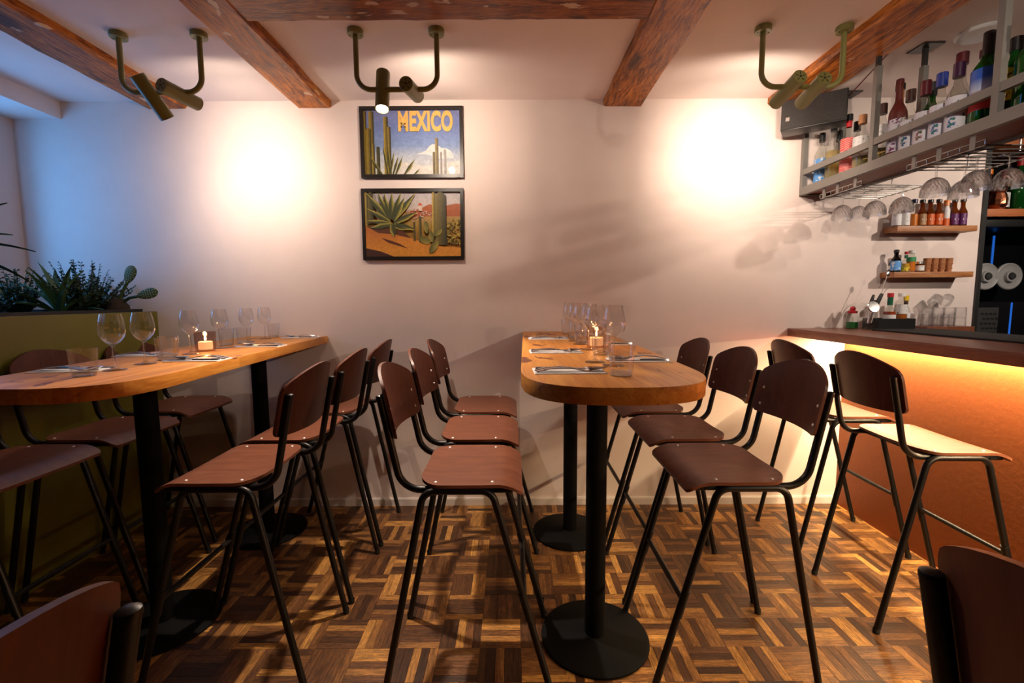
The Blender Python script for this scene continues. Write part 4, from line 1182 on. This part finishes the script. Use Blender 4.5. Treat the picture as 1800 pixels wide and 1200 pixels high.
B((1.885, -0.078, ST), 0.315, 0.034, 0.013, 0.60, 0.80, 'g_clear', 'c_black', 0.06, 'black-capped clear bottle behind the blue-labelled one on the shelf', group=G1, lab='l_script', lz=(0.10, 0.45), liq='liq_tequila', lvl=0.5)
B((1.795, -0.160, ST), 0.318, 0.036, 0.013, 0.62, 0.82, 'g_clear', 'c_black', 0.035, 'straw-coloured unlabelled spirit bottle left of the red-labelled one', group=G1, liq='liq_tequila', lvl=0.55)
B((1.800, -0.268, ST), 0.332, 0.034, 0.012, 0.56, 0.80, 'g_clear', 'c_black', 0.035, 'bottle with bright red label and white ring print on the shelf', group=G1, lab='l_red', lz=(0.10, 0.62), liq='liq_tequila', lvl=0.6, neck='c_red')
B((1.890, -0.205, ST), 0.318, 0.033, 0.013, 0.60, 0.80, 'g_clear', 'c_black', 0.05, 'black-capped bottle half hidden behind the red-labelled one', group=G1, lab='l_green', lz=(0.2, 0.5), liq='liq_tequila', lvl=0.5)
B((1.795, -0.370, ST), 0.290, 0.037, 0.014, 0.55, 0.82, 'g_clear', 'cork', 0.045, 'clear bottle with cork stopper and white script label on the shelf', group=G1, lab='l_script', lz=(0.28, 0.62), liq='liq_tequila', lvl=0.58)
B((1.830, -0.452, ST), 0.310, 0.036, 0.014, 0.55, 0.80, 'g_clear', 'c_brown', 0.05, 'clear script-labelled bottle left of the second shelf post', group=G1, lab='l_script', lz=(0.30, 0.66), liq='liq_tequila', lvl=0.5)
B((1.885, -0.480, ST), 0.390, 0.036, 0.015, 0.60, 0.76, 'g_dark', 'c_black', 0.03, 'dark wine bottle with orange neck foil behind the second post', group=G2, lab='l_tan', lz=(0.25, 0.5), neck='cork')
B((1.792, -0.590, ST), 0.362, 0.035, 0.0135, 0.56, 0.76, 'g_red', 'c_wine', 0.02, 'matt dark red bottle with flower label on the hanging shelf', group=G2, lab='l_flower', lz=(0.10, 0.50), rc=0.0150)
B((1.780, -0.668, ST), 0.282, 0.032, 0.013, 0.50, 0.76, 'g_clear', 'c_brown', 0.05, 'small clear bottle with brown wax cap right of the red bottle', group=G2, lab='l_leaf', lz=(0.08, 0.52), liq='liq_clear', lvl=0.6, rc=0.018)
B((1.780, -0.742, ST), 0.286, 0.033, 0.013, 0.50, 0.76, 'g_clear', 'c_wine', 0.06, 'small clear bottle with wine red wax cap and berry label', group=G2, lab='l_berry', lz=(0.08, 0.54), liq='liq_clear', lvl=0.6, rc=0.019)
B((1.898, -0.640, ST), 0.325, 0.034, 0.014, 0.58, 0.76, 'g_green', 'c_black', 0.06, 'green bottle standing in the back row behind the wax-capped bottles', group=G2)
B((1.780, -0.816, ST), 0.283, 0.033, 0.013, 0.50, 0.76, 'g_clear', 'c_blue', 0.055, 'small clear bottle with blue wax cap on the hanging shelf', group=G2, lab='l_blueleaf', lz=(0.08, 0.54), liq='liq_clear', lvl=0.6, rc=0.019)
B((1.780, -0.888, ST), 0.288, 0.034, 0.013, 0.52, 0.76, 'g_clear', 'c_purple', 0.055, 'small clear bottle with dark purple wax cap beside the big green bottle', group=G2, lab='l_blueleaf', lz=(0.08, 0.54), liq='liq_clear', lvl=0.6, rc=0.019)
B((1.900, -0.770, ST), 0.385, 0.032, 0.016, 0.56, 0.74, 'g_clear', 'c_wine', 0.05, 'tall clear bottle in the back row, behind the purple-capped one', group=G2, liq='liq_clear', lvl=0.5)
B((1.812, -0.965, ST), 0.362, 0.043, 0.015, 0.60, 0.78, 'g_green', 'c_black', 0.085, 'big green bottle with blue and red picture label on the shelf', group=G3, lab='l_agave', lz=(0.20, 0.62), rc=0.0175)
B((1.893, -0.875, ST), 0.345, 0.032, 0.015, 0.58, 0.76, 'g_clear', 'c_wine', 0.03, 'clear stoppered bottle behind the big green bottle', group=G3, liq='liq_clear', lvl=0.4)
B((1.895, -0.985, ST), 0.330, 0.036, 0.015, 0.62, 0.80, 'g_green', 'c_black', 0.05, 'green bottle with yellow label beside the near shelf post', group=G3, lab='l_yellow', lz=(0.30, 0.66))
B((1.860, -1.075, ST), 0.345, 0.043, 0.015, 0.62, 0.80, 'g_green', 'c_black', 0.04, 'plain green bottle right behind the near shelf post', group=G3)
B((1.795, -1.190, ST), 0.300, 0.036, 0.014, 0.56, 0.72, 'g_clear', 'c_blue', 0.05, 'clear bottle with blue neck tape at the right picture edge', group=G3, lab='l_blue', lz=(0.1, 0.4), neck='c_blue')

# ---- wire glass racks and hanging coupes
def rack(y0, y1, label):
    t = thing('glass_rack', (1.735, (y0 + y1) / 2, 1.900), 0, label, 'rack', 'chrome wire glass racks')
    h = (y1 - y0) / 2; zr = -0.050
    r = 0.0027
    MB().tube([(0, -h, zr), (0, h, zr)], r, 6).build('cross_wire', 'chrome', t)
    MB().tube([(0, -h, zr + 0.022), (0, h, zr + 0.022)], r, 6).build('cross_wire', 'chrome', t)
    MB().tube([(0.33, -h, zr), (0.33, h, zr)], r, 6).build('cross_wire', 'chrome', t)
    n = 7
    for k in range(n + 1):
        y = -h + 2 * h * k / n
        MB().tube(fillet([(0, y, zr + 0.022), (0, y, zr), (0.345, y, zr)], 0.006, 3), r, 6).build('wire', 'chrome', t)
    for y in (-h * 0.72, h * 0.1, h * 0.8):
        MB().box(-0.003, 0.000, y - 0.010, y + 0.010, zr - 0.004, 0.0).build('bracket', 'greysteel', t, smooth=0)
    for y in (-h * 0.6, h * 0.6): MB().tube([(0.20, y, 0.008), (0.20, y, zr)], 0.003, 6).build('hanger', 'chrome', t)
    return t
rack(-0.470, -0.165, 'chrome wire glass rack under the wall end of the hanging shelf')
rack(-1.060, -0.730, 'chrome wire glass rack under the near end of the hanging shelf')
def make_coupe():
    t = thing('crystal_coupe')
    # hangs upside down: foot at top (z 0), bowl opening down
    MB().lathe([(0, 0.0), (0.034, 0.0), (0.034, -0.0015), (0.010, -0.005), (0.0042, -0.012), (0.0036, -0.036), (0.0048, -0.051), (0, -0.052)], 24).build('stem', 'glass_solid', t)
    m = MB(); prof = [(0.007, -0.054), (0.016, -0.058), (0.027, -0.065), (0.036, -0.075), (0.043, -0.088), (0.048, -0.103), (0.0505, -0.118), (0.051, -0.130)]
    n = 44; vs, fs = [], []
    for sgn, rows in ((1, prof), (-1, prof[::-1])):       # outside cut into facets, inside smooth
        for i, (r_, z) in enumerate(rows):
            for k in range(n):
                cut = 0.0016 * (1 if (k + i) % 2 else -1) if sgn > 0 and 0 < i < len(prof) - 2 else 0
                rr_ = r_ + cut if sgn > 0 else r_ - 0.0022
                a_ = 2 * PI * (k + 0.5 * (i % 2)) / n if sgn > 0 else 2 * PI * k / n
                vs.append((rr_ * math.cos(a_), rr_ * math.sin(a_), z))
    for i in range(2 * len(prof) - 1):
        for k in range(n):
            k2 = (k + 1) % n; fs.append((i * n + k, i * n + k2, (i + 1) * n + k2, (i + 1) * n + k))
    m.add(vs, fs); m.lathe([(0, -0.0525), (0.007, -0.054), (0.0048, -0.0575), (0, -0.056)], 20)
    m.build('bowl', 'crystal', t, smooth=0)
    return remember(t)
COUPE = make_coupe()
for (x, y, lab) in [(1.815, -0.232, 'cut crystal coupe hanging upside down, nearest the wall'), (1.925, -0.205, 'cut crystal coupe hanging at the back of the rack nearest the wall'),
                    (1.905, -0.345, 'cut crystal coupe hanging in the middle of the farther rack'), (1.975, -0.428, 'cut crystal coupe hanging in front of the small bottle shelf'),
                    (1.800, -0.800, 'large-looking crystal coupe hanging leftmost in the nearer rack'), (1.960, -0.760, 'crystal coupe hanging at the back of the nearer rack'),
                    (1.865, -0.905, 'crystal coupe hanging in the middle of the nearer rack'), (1.965, -0.935, 'crystal coupe hanging by the right picture edge')]:
    put(COUPE, (x, y, 1.8555), 0, lab, 'coupe glass', 'crystal coupes hanging from wire racks')

# ---- loudspeaker
sp = thing('loudspeaker', (1.622, -0.240, 2.218), -0.62, 'black loudspeaker with rough grille hanging under the right beam', 'speaker')
MB().box(-0.150, 0.150, 0.002, 0.125, 0, 0.160).build('cabinet', 'black', sp, bevel=0.005)
MB().box(-0.146, 0.146, -0.006, 0.002, 0.004, 0.156).build('grille', 'grille', sp, bevel=0.003)
MB().box(-0.126, -0.108, -0.008, -0.006, 0.046, 0.066).build('badge', 'steel', sp, smooth=0)
MB().box(-0.02, 0.02, 0.045, 0.085, 0.160, 0.200).build('bracket', 'black', sp, smooth=0)
tag(MB().tube(fillet([(1.735, -0.20, 2.30), (1.80, -0.24, 2.36), (1.775, -0.55, 2.445), (1.770, -1.6, 2.452)], 0.05, 5), 0.003, 8).build('speaker_cable', 'c_wine'), 'thin dark red cable running along the beam from the loudspeaker', 'cable')
sd = thing('ceiling_downlight', (2.075, -0.660, CEIL), 0, 'flat round white ceiling fitting above the bottle shelf', 'ceiling light')
MB().lathe([(0, -0.001), (0.085, -0.001), (0.088, -0.006), (0.078, -0.014), (0.070, -0.010), (0, -0.010)], 36).build('trim_ring', 'white', sd)

# ================================================================== SMALL WALL SHELVES
for z, label in ((1.676, 'upper small wooden wall shelf with a row of small bottles'), (1.412, 'lower small wooden wall shelf with sauces and clay cups')):
    o = MB().box(2.232, 2.695, -0.105, -0.001, z, z + 0.032).build('wall_shelf', 'shelfwood', bevel=0.003); tag(o, label, 'shelf', 'small wooden wall shelves')
Z1, Z2 = 1.708, 1.444
U = 'small bottles on the upper wall shelf'
def diamond(t):
    MB().add([(0, -0.0222, 0.018), (0.013, -0.0195, 0.040), (0, -0.0222, 0.062), (-0.013, -0.0195, 0.040)], [(0, 1, 2, 3)]).build('label_diamond', 'l_white', t, smooth=0)
B((2.262, -0.058, Z1), 0.148, 0.022, 0.0085, 0.55, 0.78, 'g_clear', 'c_black', 0.018, 'clear small bottle with white label, first on the upper shelf', group=U, lab='l_white', lz=(0.05, 0.5), liq='liq_clear', lvl=0.5)
B((2.312, -0.058, Z1), 0.150, 0.022, 0.0085, 0.55, 0.78, 'g_amber', 'c_navy', 0.022, 'dark small bottle with scribbled white label, second on the upper shelf', group=U, lab='l_script', lz=(0.05, 0.52))
B((2.361, -0.058, Z1), 0.158, 0.021, 0.0115, 0.48, 0.66, 'g_clear', 'c_navy', 0.022, 'small bottle half full of orange liquid on the upper shelf', group=U, liq='liq_orange', lvl=0.46)
B((2.408, -0.058, Z1), 0.156, 0.0215, 0.0105, 0.50, 0.72, 'g_amber', 'c_black', 0.018, 'amber bitters bottle with tan label beside the orange liquid', group=U, lab='l_tan', lz=(0.06, 0.46), extra=diamond)
B((2.455, -0.058, Z1), 0.156, 0.0215, 0.0105, 0.50, 0.72, 'g_amber', 'c_black', 0.018, 'amber bitters bottle with orange label, left one of two alike', group=U, lab='l_orange', lz=(0.06, 0.46), extra=diamond)
B((2.504, -0.058, Z1), 0.158, 0.0215, 0.0105, 0.50, 0.72, 'g_amber', 'c_black', 0.018, 'amber bitters bottle with orange label, right one of two alike', group=U, lab='l_orange', lz=(0.06, 0.46), extra=diamond)
B((2.549, -0.058, Z1), 0.152, 0.0180, 0.0125, 0.62, 0.74, 'l_white', 'c_orange', 0.034, 'slim bottle with bright orange cap on the upper shelf', group=U, lab='l_orange', lz=(0.02, 0.30), rc=0.0145)
B((2.597, -0.058, Z1), 0.158, 0.0215, 0.0105, 0.50, 0.72, 'g_amber', 'c_black', 0.018, 'amber bitters bottle with purple label, left one of two alike', group=U, lab='l_purple', lz=(0.06, 0.46), extra=diamond)
B((2.646, -0.058, Z1), 0.160, 0.0215, 0.0105, 0.50, 0.72, 'g_amber', 'c_black', 0.018, 'amber bitters bottle with purple label, last on the upper shelf', group=U, lab='l_purple', lz=(0.06, 0.46), extra=diamond)
V = 'sauces on the lower wall shelf'
B((2.276, -0.058, Z2), 0.132, 0.024, 0.0105, 0.52, 0.74, 'g_dark', 'c_black', 0.016, 'dark sauce bottle with blue label, first on the lower shelf', group=V, lab='l_blue', lz=(0.08, 0.50))
B((2.325, -0.070, Z2), 0.120, 0.0185, 0.0075, 0.42, 0.68, 'g_clear', 'c_red', 0.016, 'small hot sauce bottle with red cap and yellow contents', group=V, liq='liq_yellow', lvl=0.42, neck='c_green', lab='l_yellow', lz=(0.04, 0.26))
B((2.366, -0.058, Z2), 0.128, 0.0215, 0.013, 0.60, 0.84, 'g_clear', 'c_white', 0.018, 'orange sauce bottle with green label and white cap', group=V, liq='liq_orange', lvl=0.58, lab='l_green', lz=(0.48, 0.68))
jr = thing('spice_jar', (2.415, -0.062, Z2), 0, 'small spice jar with handwritten white label on the lower shelf', 'jar')
MB().lathe([(0, 0), (0.021, 0), (0.0215, 0.003), (0.0215, 0.045), (0.019, 0.050), (0, 0.050)], 20).build('glass_body', 'g_amber', jr)
MB().lathe([(0, 0.048), (0.0205, 0.048), (0.0205, 0.061), (0, 0.062)], 20).build('lid', 'steel', jr)
MB().lathe([(0.0217, 0.008), (0.0222, 0.008), (0.0222, 0.038), (0.0217, 0.038)], 20).build('label', 'l_script', jr)
for k, x in enumerate((2.462, 2.504, 2.546, 2.588)):
    t = thing('clay_cup', (x, -0.058, Z2), 0, 'small studded terracotta cup on the lower shelf, ' + ['first from the spice jar', 'second from the spice jar', 'third from the spice jar', 'farthest from the spice jar'][k], 'cup', 'terracotta cups')
    MB().lathe([(0, 0), (0.0155, 0), (0.0195, 0.081), (0.0175, 0.081), (0.014, 0.006), (0, 0.006)], 18).build('cup_wall', 'clay', t)
    st = MB()
    for q in range(8):
        for zz in (0.022, 0.048): st.ball((math.cos(q * PI / 4) * (0.0160 + 0.045 * zz), math.sin(q * PI / 4) * (0.0160 + 0.045 * zz), zz), 0.003, 6, 4)
    st.build('studs', 'clay', t)['kind'] = 'stuff'

# ================================================================== THINGS ON THE BAR
sq = thing('squeeze_bottle', (2.018, -0.085, WT), 0, 'squat bottle with green liquid and red ball cap at the bar end', 'bottle')
MB().lathe([(0, 0), (0.030, 0), (0.032, 0.004), (0.032, 0.055), (0.024, 0.085), (0.022, 0.095), (0, 0.096)], 20).build('glass_body', 'g_clear', sq)
MB().lathe([(0, 0.003), (0.0295, 0.004), (0.0295, 0.040), (0, 0.040)], 20).build('contents', 'liq_green', sq)
MB().lathe([(0, 0.092), (0.024, 0.092), (0.026, 0.104), (0.012, 0.110), (0, 0.110)], 18).ball((0, 0, 0.119), 0.015, 12, 8).build('cap', 'c_red', sq)
tg = thing('tool_glass', (2.058, -0.170, WT), 0, 'footed glass holding bar tools on the worktop', 'glass')
MB().lathe([(0, 0), (0.030, 0), (0.031, 0.003), (0.018, 0.012), (0.016, 0.018), (0.026, 0.030), (0.029, 0.045), (0.0325, 0.120), (0.0305, 0.120), (0.0265, 0.045), (0.022, 0.034), (0, 0.028)], 16).build('glass_wall', 'glass', tg)
def bar_tool(name, label, cat, base, tip, r, mat, head=None):
    t = thing(name, (2.058, -0.170, WT), 0, label, cat)
    MB().tube([base, Vector(base).lerp(Vector(tip), 0.5), tip], r, 8).build('shaft', mat, t)
    if head: head(t)
    return t
def strainer_head(t):
    MB().lathe([(0, 0.0), (0.030, 0.003), (0.033, 0.0), (0.033, -0.003), (0, -0.004)], 28, (-0.012, -0.034, 0.132), Matrix.Rotation(PI / 2 - 0.25, 3, 'X')).build('strainer_disc', 'steel', t)
    h = MB()
    for r_, n in ((0.008, 6), (0.016, 11), (0.024, 16)):
        for k in range(n):
            a = 2 * PI * k / n
            p = Matrix.Rotation(PI / 2 - 0.25, 3, 'X') @ Vector((r_ * math.cos(a), r_ * math.sin(a), 0.0036)) + Vector((-0.012, -0.034, 0.132)); h.ball(p, 0.0013, 5, 3)
    h.build('perforations', 'black_matt', t)['kind'] = 'stuff'
bar_tool('julep_strainer', 'perforated round steel strainer leaning in the tool glass', 'strainer', (-0.004, 0.004, 0.036), (-0.012, -0.028, 0.100), 0.004, 'steel', strainer_head)
bar_tool('bar_spoon', 'long steel bar spoon rising highest from the tool glass', 'spoon', (0.004, -0.004, 0.036), (0.105, 0.030, 0.305), 0.0022, 'steel', lambda t: MB().ball((0.110, 0.031, 0.318), 0.017, 12, 8, (0.6, 0.35, 1.0)).build('spoon_bowl', 'steel', t))
bar_tool('steel_tweezers', 'slim steel tweezers leaning right in the tool glass', 'tweezers', (0.008, 0.002, 0.038), (0.085, 0.020, 0.215), 0.0024, 'steel', lambda t: MB().tube([(0.085, 0.020, 0.215), (0.105, 0.022, 0.236), (0.122, 0.024, 0.243)], 0.0022, 8).build('bent_tip', 'steel', t))
bar_tool('peeler', 'black-handled peeler curving up from the tool glass', 'peeler', (-0.004, 0.010, 0.038), (0.012, 0.016, 0.150), 0.004, 'steel', lambda t: MB().tube([(0.012, 0.016, 0.125), (0.014, 0.016, 0.165), (0.024, 0.016, 0.200)], [0.009, 0.0095, 0.006], 10).build('handle', 'c_black', t))
bar_tool('paring_knife', 'black-handled paring knife tilted in the tool glass', 'knife', (0.006, 0.012, 0.038), (0.040, 0.012, 0.145), 0.003, 'steel', lambda t: MB().tube([(0.036, 0.012, 0.130), (0.052, 0.012, 0.170), (0.068, 0.013, 0.205)], [0.008, 0.011, 0.009], 10).build('handle', 'c_black', t))
cd = thing('black_caddy', (2.185, -0.145, WT), 0, 'black tray holding sauce bottles on the bar', 'caddy')
c_ = MB().box(-0.105, 0.105, -0.060, 0.060, 0, 0.004)
for a in ((-0.105, 0.105, -0.060, -0.056), (-0.105, 0.105, 0.056, 0.060), (-0.105, -0.101, -0.056, 0.056), (0.101, 0.105, -0.056, 0.056)): c_.box(*a, 0.004, 0.064)
c_.build('tray', 'c_black', cd, smooth=0)
CZ = WT + 0.004
W_ = 'sauces in the black caddy'
B((2.170, -0.165, CZ), 0.205, 0.030, 0.012, 0.48, 0.66, 'g_clear', 'c_red', 0.022, 'large hot sauce bottle with red cap in the black caddy', group=W_, liq='liq_hot', lvl=0.50, neck='c_green', lab='l_white', lz=(0.22, 0.40))
B((2.248, -0.150, CZ), 0.205, 0.030, 0.014, 0.70, 0.84, 'g_clear', 'c_white', 0.020, 'square-shouldered brown sauce bottle with white label in the caddy', group=W_, liq='liq_amber', lvl=0.62, lab='l_script', lz=(0.42, 0.68))
B((2.230, -0.095, CZ), 0.190, 0.020, 0.010, 0.5, 0.7, 'g_clear', 'c_red', 0.022, 'small red-capped sauce bottle at the back of the caddy', group=W_, liq='liq_hot', lvl=0.5)
B((2.128, -0.098, CZ), 0.165, 0.024, 0.014, 0.7, 0.8, 'g_clear', 'c_black', 0.016, 'clear bottle at the back left of the black caddy', group=W_, liq='liq_clear', lvl=0.5)
B((2.318, -0.100, WT), 0.195, 0.022, 0.009, 0.55, 0.70, 'g_clear', 'c_yellow', 0.030, 'bottle with yellow cap standing right of the black caddy', group=W_, lab='l_white', lz=(0.1, 0.5), liq='liq_clear', lvl=0.5, rc=0.013, neck='c_brown')
def make_shot():
    t = thing('upturned_glass')
    MB().lathe([(0.0275, 0.0), (0.029, 0.0), (0.0265, 0.052), (0.025, 0.055), (0, 0.055), (0, 0.048), (0.0235, 0.048)], 18).build('glass_wall', 'crystal', t)
    return remember(t)
SHOT = make_shot(); names_ = ['first', 'second', 'third', 'fourth']
kk = 0
for layer, (zz, cnt, yy) in enumerate(((1.124, 4, -0.075), (1.180, 4, -0.075))):
    for k in range(cnt):
        put(SHOT, (2.470 + 0.066 * k, yy, zz), 0, 'upturned glass on the riser, %s layer, %s from the left' % (('bottom', 'upper')[layer], names_[k]), 'glass', 'upturned glasses stacked on the wooden riser')
for k, x in enumerate((2.500, 2.568)):
    o = put(SHOT, (x, -0.075, 1.262), 0, 'tipped glass lying on top of the stack, ' + ('left one', 'right one')[k], 'glass', 'upturned glasses stacked on the wooden riser'); o.rotation_euler = (0, 0.9, 0.4)

# ================================================================== BACK BAR NICHE
struct(MB().box(2.83, XR, 0.45, 0.55, 0, CEIL).build('wall_niche', 'black_matt', smooth=0))
struct(MB().box(2.815, 2.838, -0.012, 0.45, 0.92, CEIL).build('trim_1', 'darksteel', smooth=0))
nb = thing('back_bar_shelf', (3.3, 0.2, 1.775), 0, 'orange wooden back bar shelf with spirits at the right edge', 'shelf')
MB().box(-0.46, 0.60, -0.20, 0.25, 0, 0.045).build('board', 'backwood', nb, bevel=0.002)
nb2 = tag(MB().box(2.84, 3.9, 0.0, 0.45, 2.190, 2.232).build('high_shelf', 'backwood', bevel=0.002), 'higher wooden back bar shelf just under the hanging shelf', 'shelf')
BB = 'spirits on the back bar shelf'
BZ_ = 1.820
B((3.055, 0.12, BZ_), 0.255, 0.036, 0.013, 0.55, 0.72, 'g_dark', 'c_red', 0.05, 'dark bottle with red cap and white label on the back bar', group=BB, lab='l_script', lz=(0.1, 0.45))
B((2.965, 0.12, BZ_), 0.260, 0.034, 0.013, 0.55, 0.72, 'g_amber', 'c_orange', 0.03, 'amber bottle at the left end of the back bar shelf', group=BB)
B((3.155, 0.12, BZ_), 0.340, 0.040, 0.015, 0.52, 0.72, 'g_green', 'c_red', 0.06, 'green bottle with red foil neck on the back bar', group=BB, rc=0.018)
B((3.205, 0.045, BZ_), 0.250, 0.040, 0.015, 0.60, 0.75, 'g_dark', 'cork', 0.03, 'dark bottle with large white label at the right picture edge', group=BB, lab='l_script', lz=(0.08, 0.58))
cp = thing('copper_pineapple', (2.955, 0.045, BZ_), 0, 'faceted copper pineapple cup on the back bar shelf', 'cup')
MB().lathe([(0, 0), (0.028, 0), (0.043, 0.030), (0.045, 0.060), (0.036, 0.095), (0.030, 0.105), (0.028, 0.100), (0, 0.095)], 12).build('body', 'copper', cp, smooth=0)
MB().lathe([(0, 0.100), (0.034, 0.106), (0.036, 0.112), (0.012, 0.130), (0, 0.134)], 12).build('lid', 'copper', cp, smooth=0)
mc = thing('slush_machine', (3.15, 0.2, 0.92), 0, 'black back bar machine with clear tank and white rollers', 'machine')
MB().box(-0.305, 0.6, -0.16, 0.22, 0, 0.345).build('body', 'panel_black', mc, bevel=0.004)
MB().box(-0.305, 0.6, 0.10, 0.22, 0.345, 0.84).build('back_panel', 'panel_black', mc, smooth=0)
MB().box(-0.305, 0.6, -0.16, 0.22, 0.80, 0.845).build('hood', 'c_black', mc, bevel=0.004)
MB().box(-0.295, 0.55, -0.155, -0.151, 0.36, 0.79).build('tank_window', 'window', mc, smooth=0)
for x in (-0.135, 0.015):
    rl = MB().lathe([(0, -0.040), (0.022, -0.040), (0.024, -0.052), (0.034, -0.052), (0.036, -0.034), (0.060, -0.030), (0.078, -0.040), (0.084, -0.036), (0.084, -0.026), (0.045, -0.012), (0.040, 0.05), (0, 0.05)], 40, (x, -0.03, 0.505), Matrix.Rotation(PI / 2, 3, 'X') @ Matrix.Rotation(PI, 3, 'X')).build('roller', 'roller', mc)
    MB().lathe([(0, -0.041), (0.020, -0.041), (0.018, -0.060), (0, -0.062)], 20, (x, -0.03, 0.505), Matrix.Rotation(PI / 2, 3, 'X') @ Matrix.Rotation(PI, 3, 'X')).build('hub', 'mesh_grey', rl)
g = MB()
for r_ in range(7):
    for k in range(4):
        x = -0.245 + 0.026 * k + 0.012 * (r_ % 2); g.box(x, x + 0.018, -0.1635, -0.160, 0.085 + r_ * 0.030, 0.097 + r_ * 0.030)
vp = MB().box(-0.265, -0.135, -0.162, -0.160, 0.06, 0.31).build('vent_plate', 'mesh_grey', mc, smooth=0)
g.build('vent_slots', 'black_matt', vp, smooth=0)
MB().box(-0.062, -0.054, -0.164, -0.160, 0.02, 0.34).build('light_strip', 'blue_glow', mc, smooth=0)
MB().box(0.060, 0.070, 0.094, 0.100, 0.50, 0.78).build('light_strip', 'blue_glow', mc, smooth=0)
MB().tube([(-0.265, -0.20, 0.0), (-0.235, -0.20, 0.06), (-0.205, -0.18, 0.11)], [0.014, 0.016, 0.012], 10).build('tap_lever', 'c_black', mc)
